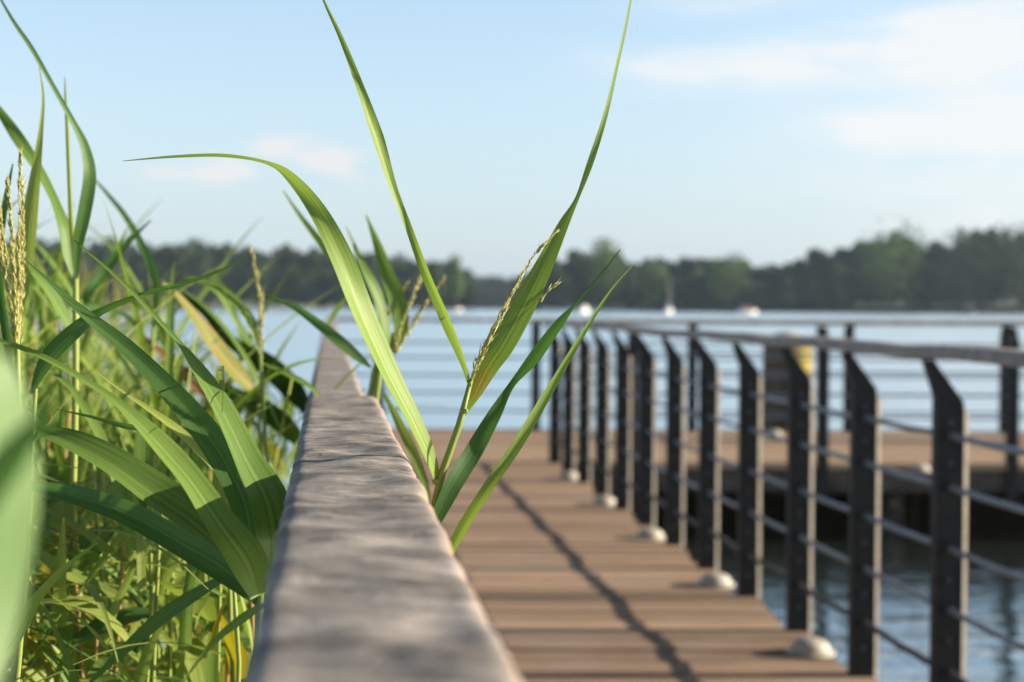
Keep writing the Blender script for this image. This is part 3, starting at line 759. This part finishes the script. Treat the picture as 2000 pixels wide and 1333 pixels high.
leaf(r1, [(906, 812, D + .004, 10), (925, 772, D + .008, 40), (955, 715, D + .012, 58), (985, 670, D + .015, 64), (1025, 595, D + .02, 62), (1065, 515, D + .025, 46), (1100, 440, D + .03, 28), (1127, 388, D + .03, 11), (1152, 320, D + .03, 17), (1180, 232, D + .03, 13), (1203, 135, D + .03, 8), (1222, 50, D + .03, 7), (1240, -50, D + .03, 4)], M_LEAFX,
     (-38, -30, -15, -5, 0, 10, 50, 50, 40), fold=.2, n=80, label='broad bright green leaf with a brown blotch near its base')
leaf(r1, [(822, 1075, D, 16), (852, 1010, D, 34), (884, 945, D, 46), (925, 880, D + .01, 47), (965, 812, D + .01, 36), (1000, 752, D + .02, 17), (1046, 698, D + .02, 32), (1092, 634, D + .02, 24), (1122, 597, D + .02, 8), (1168, 543, D + .02, 5), (1212, 487, D + .02, 2)], M_LEAFD,
     (30, 35, 10, -20, -35, -20, 20), fold=.22, n=70)
leaf(r1, [(865, 1110, D - .02, 22), (893, 1052, D - .02, 27), (948, 962, D - .02, 28), (1008, 872, D - .01, 29), (1068, 770, D, 23), (1122, 678, D, 15), (1166, 607, D, 9), (1202, 556, D, 5), (1238, 517, D, 2)], M_LEAF,
     (-25, -30, 5, 25, 30, 35), fold=.35, n=60)
leaf(r1, [(752, 770, D + .42, 8), (782, 832, D + .38, 22), (806, 882, D + .32, 26), (826, 935, D + .26, 22), (838, 975, D + .2, 10)], M_LEAF, (-20, 10, 20), n=30)
seed_head(r1, [[(919, 748, D), (938, 690, D - .012), (972, 625, D - .014), (1006, 560, D - .012), (1046, 497, D - .006), (1092, 448, D)],
               [(922, 742, D), (948, 680, D - .012), (985, 605, D - .012), (1012, 552, D - .01), (1030, 520, D - .008)],
               [(925, 735, D), (950, 672, D - .013), (972, 630, D - .013), (992, 598, D - .013)]], RG, 80, .0055, .0005, .0016)
seed_head(r1, [[(1056, 590, D + .02), (1066, 574, D + .02), (1084, 558, D + .018)]], RG, 10, spread=.001)

# ------------------------------------------------------------------ the second reed, farther along the rail
D = 1.70
r2_ = tag(empty('reed', (-.52, 1.72, WATER_Z)), 'slightly blurred reed with straw seed heads growing up at the joint of the foreground handrail', 'reed')
stem(r2_, [(770, 650, D, 8), (752, 698, D, 11), (737, 745, D, 13), (731, 790, D, 13), (726, 830, D, 13)], M_STEM, [(-.185, 1.72, 1.48, .0035), (-.25, 1.72, 1.3, .0036), (-.40, 1.72, .8, .0038), (-.52, 1.72, -.2, .004)], n=40)
stem(r2_, [(757, 640, D, 6), (738, 700, D, 9), (723, 755, D, 11), (717, 790, D, 12), (714, 830, D, 12)], M_STEM, [(-.19, 1.70, 1.48, .0033), (-.25, 1.70, 1.3, .0034), (-.40, 1.70, .8, .0036), (-.52, 1.72, -.2, .004)], n=40)
leaf(r2_, [(745, 660, D, 12), (722, 615, D + .02, 22), (690, 555, D + .03, 24), (640, 490, D + .03, 21), (592, 430, D + .02, 13), (552, 372, D, 3)], M_LEAF, (-30, -10, 10), n=40)
leaf(r2_, [(768, 690, D, 12), (782, 640, D, 36), (776, 590, D - .01, 46), (756, 535, D - .01, 36), (738, 480, D, 22), (715, 420, D + .02, 3)], M_LEAF, (30, 0, -25), n=40)
leaf(r2_, [(752, 690, D - .02, 10), (752, 650, D - .02, 26), (740, 590, D - .02, 30), (716, 535, D - .02, 22), (696, 490, D, 12), (676, 444, D, 3)], M_LEAF, (50, 45, 30), n=40)
leaf(r2_, [(724, 718, D - .06, 6), (700, 698, D - .08, 22), (665, 668, D - .1, 30), (620, 632, D - .1, 24), (570, 598, D - .08, 14), (520, 578, D - .06, 4)], M_LEAFD, (-20, 5, 30), n=40)
leaf(r2_, [(632, 650, D + .15, 4), (648, 618, D + .15, 12), (662, 598, D + .15, 13), (678, 580, D + .15, 4)], M_LEAF, (40, 50), n=20)
seed_head(r2_, [[(742, 705, D), (752, 650, D), (765, 595, D), (795, 556, D)], [(768, 690, D), (785, 632, D - .01), (806, 580, D - .01), (824, 540, D)],
                [(772, 692, D), (798, 648, D + .01), (830, 595, D + .01), (868, 543, D)]], RG, 110, .008, .0009, .0028)

# ------------------------------------------------------------------ fan of leaves in the rail's shadow, left of the rail
D = .97
r3 = tag(empty('reed', (-.22, .98, WATER_Z)), 'reed left of the handrail with a fan of broad leaves half shaded by it', 'reed')
stem(r3, [(512, 1130, D, 16), (508, 1185, D, 17), (504, 1260, D, 17)], M_STEM, [(-.17, .97, 1.40, .0032), (-.19, .97, 1.0, .0034), (-.22, .98, .4, .0036), (-.22, .98, -.2, .0038)], n=40)
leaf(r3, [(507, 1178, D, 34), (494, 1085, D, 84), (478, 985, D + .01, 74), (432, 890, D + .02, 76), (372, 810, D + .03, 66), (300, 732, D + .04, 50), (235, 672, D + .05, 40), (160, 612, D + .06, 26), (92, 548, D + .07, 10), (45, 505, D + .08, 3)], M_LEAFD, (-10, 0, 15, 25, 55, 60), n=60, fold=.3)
leaf(r3, [(518, 1160, D - .03, 50), (534, 1080, D - .03, 104), (522, 985, D - .03, 98), (478, 895, D - .02, 70), (432, 800, D - .01, 54), (390, 730, D, 36), (350, 672, D + .01, 14), (310, 628, D + .02, 12), (235, 548, D + .04, 10), (145, 470, D + .06, 3)], M_LEAF, (25, 35, 45, 52, 55, 40, 30), n=70, fold=.25)
leaf(r3, [(503, 1165, D - .06, 44), (480, 1100, D - .06, 96), (425, 1020, D - .06, 80), (375, 945, D - .05, 64), (320, 880, D - .04, 56), (262, 818, D - .03, 34), (205, 770, D - .02, 18), (110, 712, D - .01, 16), (40, 680, D, 14), (-40, 655, D + .01, 8)], M_LEAF, (30, 38, 48, 54, 50, 30), n=70, fold=.25)
leaf(r3, [(498, 1165, D + .05, 30), (445, 1090, D + .06, 80), (380, 1025, D + .08, 92), (300, 968, D + .10, 86), (215, 908, D + .12, 76), (130, 862, D + .14, 54), (70, 838, D + .16, 16)], M_LEAF, (40, 45, 50, 50, 45), n=60, fold=.35)
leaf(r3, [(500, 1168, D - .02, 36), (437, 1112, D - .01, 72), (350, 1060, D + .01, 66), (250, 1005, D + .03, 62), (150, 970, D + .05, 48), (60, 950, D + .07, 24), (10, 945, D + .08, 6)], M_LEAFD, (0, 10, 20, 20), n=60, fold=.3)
leaf(r3, [(455, 960, D + .04, 8), (410, 905, D + .05, 20), (350, 845, D + .06, 22), (290, 800, D + .07, 14), (235, 762, D + .08, 6), (190, 728, D + .09, 2)], M_LEAFP, (50, 55, 50), n=40)
leaf(r3, [(360, 900, D + .09, 6), (300, 845, D + .09, 18), (240, 832, D + .10, 14), (180, 815, D + .11, 8), (110, 800, D + .12, 2)], M_LEAF, (20, 30), n=30)
leaf(r3, [(545, 985, D + .12, 8), (530, 955, D + .12, 30), (500, 925, D + .13, 20), (470, 905, D + .13, 5)], M_LEAFP, (45, 45), n=24)

# ------------------------------------------------------------------ very near blurred leaf at the left edge
r4 = tag(empty('reed', (-.20, .30, WATER_Z)), 'very near pale blurred reed leaf at the left edge of the photograph', 'reed')
leaf(r4, [(-120, 1700, .31, 90), (-90, 1400, .32, 150), (-45, 1180, .33, 190), (-20, 980, .33, 220), (-20, 820, .33, 190), (-40, 715, .33, 130), (-110, 650, .33, 50)], M_LEAFN, (50, 48, 45), n=40, fold=.15)
leaf(r4, [(-120, 1130, .30, 70), (-40, 990, .30, 90), (20, 900, .30, 84), (75, 830, .30, 50), (125, 770, .30, 8)], M_LEAFD, (-35, -30, -20), n=30)
q = P(-30, 1650, .31); stem(r4, [(-120, 1690, .31, 24), (-124, 2000, .31, 26)], M_STEM, [(-.19, .30, 1.1, .0016), (-.20, .30, .5, .0018), (-.20, .30, -.2, .002)])

# ------------------------------------------------------------------ seed head at the left edge
D = 1.22
r5 = tag(empty('reed', (-.45, D, WATER_Z)), 'reed with a tall straw yellow seed head at the left edge, in focus', 'reed')
stem(r5, [(34, 640, D, 8), (34, 720, D, 12), (36, 900, D, 12), (40, 1200, D, 13)], M_STEM, [(-.42, D, 1.2, .003), (-.45, D, .5, .0034), (-.45, D, -.2, .0036)], n=40)
seed_head(r5, [[(33, 690, D), (36, 560, D), (38, 420, D - .01), (40, 292, D - .02)], [(31, 680, D), (28, 560, D - .01), (22, 440, D - .02), (14, 345, D - .03)],
               [(30, 670, D), (18, 560, D + .01), (6, 460, D + .02), (-6, 380, D + .03)], [(36, 680, D), (42, 570, D + .01), (44, 450, D + .01), (44, 350, D + .01)], [(33, 680, D), (24, 600, D), (10, 540, D), (-4, 450, D)]], RG, 190, .007, .0006, .0019)
leaf(r5, [(26, 760, D, 8), (10, 640, D + .02, 20), (-4, 520, D + .04, 22), (10, 400, D + .06, 16), (25, 320, D + .08, 3)], M_LEAFD, (-20, -20), n=30)

# ------------------------------------------------------------------ tall reed rising above the bed at left
D = 1.42
r6 = tag(empty('reed', (-.56, D, WATER_Z)), 'tall slightly blurred reed at left whose curved leaves stand against the sky', 'reed')
stem(r6, [(148, 535, D, 11), (148, 640, D, 13), (147, 800, D, 13), (142, 1000, D, 13), (134, 1300, D, 13)], M_STEM, [(-.55, D, 1.0, .0035), (-.56, D, .5, .0036), (-.56, D, -.2, .004)], n=40)
leaf(r6, [(150, 540, D, 8), (142, 450, D, 12), (137, 360, D, 10), (133, 260, D, 9), (129, 190, D, 6), (127, 150, D, 2)], M_LEAFP, (-40, -40), n=40, fold=.5)
leaf(r6, [(149, 545, D - .01, 8), (150, 485, D - .02, 26), (163, 420, D - .03, 34), (174, 345, D - .04, 33), (165, 288, D - .04, 24), (140, 235, D - .05, 15), (103, 168, D - .06, 12), (62, 95, D - .07, 12), (25, 40, D - .08, 9), (-15, -30, D - .09, 3)], M_LEAFD, (10, 20, 30, 10, 0), n=60)
leaf(r6, [(146, 545, D + .02, 10), (136, 500, D + .02, 34), (122, 440, D + .02, 30), (104, 390, D + .03, 22), (72, 330, D + .04, 26), (36, 272, D + .05, 32), (0, 218, D + .06, 20), (-40, 165, D + .07, 6)], M_LEAF, (20, 45, 50, 0, -50), n=60)
leaf(r6, [(44, 600, D - .1, 10), (50, 530, D - .1, 36), (58, 440, D - .1, 40), (70, 340, D - .1, 26), (80, 255, D - .1, 12), (84, 190, D - .1, 7), (76, 130, D - .1, 3)], M_LEAFP, (-30, -20, 20), n=50)

# ------------------------------------------------------------------ other reeds one can tell apart at left
def small_reed(label, loc, stem_rows, leaves, mats, seeds=None, smat=None):
    root = tag(empty('reed', (loc[0], loc[1], WATER_Z)), label, 'reed')
    stem(root, stem_rows, smat or M_STEM, [(loc[0] * .98, loc[1], .9, .0035), (loc[0], loc[1], .3, .0036), (loc[0], loc[1], -.2, .004)], n=36)
    for (rows, tw), mt in zip(leaves, mats): leaf(root, rows, mt, tw, n=40)
    if seeds: seed_head(root, seeds, RG, 90, .009, .0010, .0035)
    return root
d = 1.12
small_reed('reed with a dark blade crossing in front of the tall reed stem at left', (-.42, d), [(70, 760, d, 8), (60, 900, d, 10), (40, 1250, d, 12)],
           [([(60, 770, d, 8), (95, 700, d, 40), (148, 645, d, 40), (190, 612, d, 22), (250, 585, d - .01, 14), (330, 562, d - .02, 12), (400, 540, d - .03, 9), (475, 510, d - .04, 2)], (-25, -10, 40, 50, 40)),
            ([(150, 665, d + .2, 8), (120, 610, d + .2, 26), (85, 555, d + .2, 22), (50, 520, d + .2, 6)], (45, 50))], [M_LEAFD, M_LEAF])
d = 1.9
small_reed('yellowing reed leaf with brown streaks beside the dark leaves left of the rail', (-.48, d), [(505, 790, d, 7), (508, 860, d, 8), (515, 1000, d, 8), (520, 1250, d, 9)],
           [([(498, 765, d, 14), (470, 738, d - .01, 44), (425, 682, d - .02, 40), (388, 630, d - .03, 28), (350, 582, d - .04, 16), (318, 552, d - .05, 5)], (35, 40, 45, 50)),
            ([(420, 790, d + .02, 10), (385, 760, d + .05, 20), (340, 715, d + .08, 20), (300, 675, d + .1, 14), (270, 650, d + .1, 5)], (30, 30))], [M_LEAFY, M_LEAFB])
d = 2.3
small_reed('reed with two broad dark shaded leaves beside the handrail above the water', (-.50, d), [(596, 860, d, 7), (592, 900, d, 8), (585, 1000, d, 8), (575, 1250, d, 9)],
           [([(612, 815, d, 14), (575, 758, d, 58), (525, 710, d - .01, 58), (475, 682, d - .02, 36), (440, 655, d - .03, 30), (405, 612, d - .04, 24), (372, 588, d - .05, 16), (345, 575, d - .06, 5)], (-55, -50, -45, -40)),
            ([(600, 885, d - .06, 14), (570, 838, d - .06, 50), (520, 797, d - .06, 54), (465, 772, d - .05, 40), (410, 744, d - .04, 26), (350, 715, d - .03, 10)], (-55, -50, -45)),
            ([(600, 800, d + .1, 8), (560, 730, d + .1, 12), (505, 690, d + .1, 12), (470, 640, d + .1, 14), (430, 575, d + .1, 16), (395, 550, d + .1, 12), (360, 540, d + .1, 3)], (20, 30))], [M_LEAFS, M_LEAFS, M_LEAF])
d = 1.75
small_reed('blurred reed with a narrow pale seed head standing against the far shore at left', (-.50, d), [(508, 690, d, 8), (512, 760, d, 8), (520, 900, d, 9), (530, 1200, d, 10)],
           [([(512, 700, d, 8), (495, 640, d, 24), (470, 600, d, 22), (430, 565, d, 18), (380, 545, d, 8)], (20, 40)), ([(514, 710, d, 6), (560, 730, d, 14), (610, 760, d, 12), (640, 800, d, 4)], (20, 40))], [M_LEAF, M_LEAF],
           [[(508, 690, d), (510, 620, d), (504, 555, d), (490, 488, d)]])
d = .98
small_reed('reed with a single light narrow leaf slanting up in the lower left corner', (-.40, d), [(-60, 1400, d, 10), (-64, 1600, d, 12)],
           [([(-70, 1420, d, 12), (-25, 1330, d, 34), (22, 1250, d, 38), (72, 1165, d, 26), (130, 1105, d, 15), (190, 1060, d, 3)], (45, 50, 50))], [M_LEAF])
d = .88
small_reed('thin reed leaf bending down from under the handrail at the bottom', (-.16, d), [(520, 1180, d, 8), (524, 1300, d, 10), (526, 1500, d, 12)],
           [([(520, 1178, d, 8), (478, 1205, d, 24), (430, 1242, d, 17), (392, 1284, d, 10), (348, 1345, d, 4)], (-10, 10, 30))], [M_LEAF])
d = 1.2
small_reed('dark reed leaf with a rusty streak in the lower bed beside the rail', (-.24, d), [(455, 1120, d, 8), (460, 1200, d, 9), (464, 1400, d, 10)],
           [([(458, 1118, d, 8), (400, 1150, d, 28), (330, 1195, d, 38), (270, 1245, d, 32), (200, 1310, d, 14), (150, 1360, d, 5)], (-10, 0, 10))], [M_LEAFD])
d = 1.3
small_reed('grey green drooping blade crossing the upright stems low at left', (-.62, d), [(40, 1060, d, 8), (34, 1160, d, 9), (20, 1400, d, 10)],
           [([(36, 1052, d, 8), (80, 1085, d, 26), (130, 1118, d, 34), (190, 1148, d, 32), (255, 1172, d, 6)], (30, 40, 30)),
            ([(40, 1060, d + .1, 8), (110, 1080, d + .1, 20), (190, 1095, d + .1, 20), (250, 1140, d + .1, 16), (295, 1190, d + .1, 5)], (30, 40))], [M_LEAFP, M_LEAF])
d = 1.55
small_reed('bare brown reed stem standing in the lower bed', (-.42, d), [(248, 1020, d, 9), (243, 1150, d, 12), (240, 1300, d, 12)], [([(246, 1050, d, 4), (236, 1010, d, 12), (228, 980, d, 4)], (20, 20))], [M_LEAFB], smat=M_STEMB)
small_reed('slanting yellow reed stem standing in the lower bed', (-.42, 1.6), [(352, 1060, 1.6, 7), (318, 1165, 1.6, 11), (290, 1290, 1.6, 11)], [([(350, 1065, d, 4), (362, 1030, d, 10), (370, 1000, d, 3)], (20, 20))], [M_LEAFY], smat=M_STEM)
d = 2.0
small_reed('two crossing blurred reed blades against the sky left of the far shore', (-.55, d), [(300, 640, d, 8), (292, 800, d, 9), (285, 1100, d, 9)],
           [([(300, 650, d, 8), (306, 560, d, 20), (282, 490, d, 20), (246, 425, d, 15), (210, 380, d, 10), (180, 345, d, 3)], (-20, 0, 20)),
            ([(300, 690, d + .1, 6), (250, 620, d + .1, 10), (170, 590, d - .1, 22), (205, 530, d - .1, 26), (245, 478, d - .1, 17), (295, 430, d - .1, 3)], (-30, -10, 10))], [M_LEAFD, M_LEAFD])
d = 1.5
mp = tag(empty('marsh_plant', (-.62, d, WATER_Z)), 'marsh plant with broad pale hanging leaves low at the left among the reed stems', 'plant')
stem(mp, [(150, 1150, d, 6), (146, 1250, d, 8), (140, 1400, d, 9)], M_STEM, [(-.62, d, .9, .0035), (-.62, d, .3, .0036), (-.62, d, -.2, .004)], n=30)
for rows_, tw_ in (([(148, 1150, d, 8), (175, 1185, d - .02, 60), (200, 1240, d - .04, 84), (214, 1300, d - .05, 66), (222, 1350, d - .05, 10)], (50, 50)),
                   ([(140, 1190, d - .03, 10), (150, 1230, d - .05, 60), (158, 1290, d - .06, 74), (160, 1350, d - .06, 50), (160, 1400, d - .06, 8)], (40, 45)),
                   ([(140, 1290, d - .1, 8), (110, 1285, d - .12, 40), (75, 1270, d - .13, 44), (50, 1252, d - .14, 8)], (40, 40)),
                   ([(150, 1160, d + .05, 8), (190, 1120, d + .06, 40), (235, 1100, d + .06, 36), (265, 1105, d + .06, 6)], (40, 50)),
                   ([(120, 1380, d - .15, 8), (85, 1340, d - .16, 46), (40, 1320, d - .17, 44), (5, 1318, d - .18, 8)], (45, 45)),
                   ([(300, 1210, d + .1, 8), (330, 1150, d + .1, 34), (352, 1100, d + .1, 40), (356, 1060, d + .1, 8)], (45, 45))):
    leaf(mp, rows_, M_LEAFP, tw_, n=30)

# ------------------------------------------------------------------ the bed behind: repeated reeds
def proto_reed(seed, name, H, nl, seedy):
    rr = random.Random(seed); root = empty(name, (0, 0, 0))
    ph = rr.uniform(0, 6.28); lean = rr.uniform(.05, .22)
    def ax(z): f = z / H; return Vector((math.cos(ph) * lean * f * f * H * .5, math.sin(ph) * lean * f * f * H * .5, z))
    mb = MB(); zs = np.linspace(-.2, H, 16); mb.tube([ax(z) for z in zs], [max(.0012, .0036 * (1 - .6 * max(0, z) / H)) for z in zs], 7)
    mb.uv = [(k / 7 * .5, i * .35) for i in range(16) for k in range(7)]
    mb.build('stem', M_STEM if seed % 5 else M_STEMB, root, True)
    for i in range(nl):
        z = H * (.42 + .57 * (i + .5 * rr.random()) / nl); a = ph + i * 2.6 + rr.uniform(-.6, .6); L = rr.uniform(.26, .44) * (1 if i < nl - 2 else .8); w = rr.uniform(.003, .0075)
        el = math.radians(rr.uniform(48, 74)); droop = rr.uniform(.4, 1.7) * (1.2 if i < nl / 2 else .7); p = ax(z); rows = []; n = 18
        side = Vector((-math.sin(a), math.cos(a), 0)); tw = rr.uniform(-.8, .8)
        for k in range(n):
            f = k / (n - 1); e = el - droop * f ** 1.5; dr = Vector((math.cos(a) * math.cos(e), math.sin(a) * math.cos(e), math.sin(e)))
            nn = Vector((-math.cos(a) * math.sin(e), -math.sin(a) * math.sin(e), math.cos(e)))
            t_ = tw * f; rows.append((p.copy(), max(.0004, w * min(1, .35 + 3.2 * f) * (1 - f ** 2.2)), (nn * math.cos(t_) + side * math.sin(t_))))
            p = p + dr * (L / (n - 1))
        mb = MB(); ribbon(mb, rows, .22, .15, seed + i); c = rr.random()
        mb.build('leaf', M_LEAF if c < .42 else M_LEAFD if c < .5 else M_LEAFP if c < .93 else M_LEAFY, root, True)
    if seedy:
        mb = MB()
        for k in range(4):
            o = Vector((rr.uniform(-.02, .02), rr.uniform(-.02, .02), rr.uniform(.10, .2))); b0 = ax(H) - Vector((0, 0, .04))
            pts = [b0, b0 + o * .5 + Vector((0, 0, .02)), b0 + o * 1.0, b0 + o * 1.5 + Vector((o.x, o.y, 0))]
            spikelets(mb, pts, rr, 70, .010, .0010, .004)
        mb.build('seed_head', M_SEED, root, True)
    return root
protos = [proto_reed(100 + k, 'reed', 1.45 + .06 * (k % 5), 8 + k % 3, k % 3 == 0) for k in range(9)]
used = set(); rb = random.Random(77)
def place_reed(px, d, top_py, k):
    p = P(px, top_py, d); src = protos[k]
    o = src if k not in used else copy_tree(src); used.add(k)
    H = 1.45 + .06 * (k % 5); s = max(.5, p.z / (H + (.22 if k % 3 == 0 else .08)))
    o.location = (p.x, d, WATER_Z); o.rotation_euler = (0, 0, rb.uniform(0, 6.28)); o.scale = (min(1.0, s * 1.05),) * 2 + (s,)
    seedy = k % 3 == 0
    tag(o, 'out of focus reed with straw seed head in the dense bed left of the rail' if seedy else 'out of focus leafy reed without seed head in the dense bed at left', 'reed',
        'seed bearing reeds in the bed' if seedy else 'leafy reeds in the bed')
def bed_top(px):        # upper edge of the dense bed in photo rows
    return 455 + max(0, px - 120) * .55 if px < 330 else 570 + (px - 330) * 1.15
cnt = 0
for i in range(300):
    d = rb.uniform(1.75, 3.2) if i % 3 else rb.uniform(3.2, 6.0)
    px = rb.uniform(-260, 260) if i % 4 else rb.uniform(200, 400)
    X = (px - 1000) / 3000 * d
    if X > xl(d) - .10: continue
    place_reed(px, d, bed_top(px) + rb.uniform(-10, 170) + (rb.random() < .4) * 200, cnt % 9); cnt += 1

# low tangled growth among the stems
def undergrowth():
    nr = random.Random(9); mb = MB()
    for i in range(1700):
        d = 1.25 + 2.6 * nr.random() ** 1.2; px = nr.uniform(-160, 590)
        top = 1000 - (d - 1.3) * 90; lo = 1500 - (d - 1.3) * 150
        py = nr.uniform(top, lo); p = P(px, py, d)
        if p.x > xl(d) - .075: continue
        a = nr.uniform(0, 6.28); e = nr.uniform(.1, 1.45); broad = nr.random() < .28
        L = nr.uniform(.06, .13) if broad else nr.uniform(.16, .38); w = nr.uniform(.008, .021) if broad else nr.uniform(.003, .0075)
        rows = []; q = p.copy(); n = 7; dr_ = nr.uniform(.3, 1.6)
        for k in range(n):
            f = k / (n - 1); ee = e - dr_ * f; dv = Vector((math.cos(a) * math.cos(ee), math.sin(a) * math.cos(ee), math.sin(ee)))
            nn = Vector((-math.cos(a) * math.sin(ee), -math.sin(a) * math.sin(ee), math.cos(ee)))
            prof = math.sin(math.pi * min(1, .08 + .92 * f)) ** .8 if broad else (1 - f) ** .7
            rows.append((q.copy(), max(.0005, w * prof), nn)); q = q + dv * (L / (n - 1))
        if max(r[0].x - xl(r[0].y) for r in rows) > -.05 or q.z > 1.63: continue
        c = nr.random(); mi = 0 if c < .36 else 1 if c < .44 else 2 if c < .90 else 3 if c < .98 else 4
        ribbon(mb, rows, .15, .1, i, mi)
    for i in range(260):
        d = nr.uniform(1.3, 3.4); px = nr.uniform(-160, 560); p = P(px, nr.uniform(880, 1150), d)
        if p.x > xl(d) - .09: continue
        l = Vector((nr.uniform(-.08, .08), nr.uniform(-.08, .08), 0))
        mb.tube([p, p + l * .4 - Vector((0, 0, .4)), (p.x + l.x, p.y + l.y, -.2)], [.0018, .0026, .003], 6, False, 5 if nr.random() < .7 else 6)
    o = mb.build('reed_undergrowth', [M_LEAF, M_LEAFD, M_LEAFP, M_LEAFY, M_LEAFB, M_STEM, M_STEMB], None, True)
    tag(o, 'tangled green and brown undergrowth low among the reed stems', 'undergrowth', kind='stuff')
undergrowth()
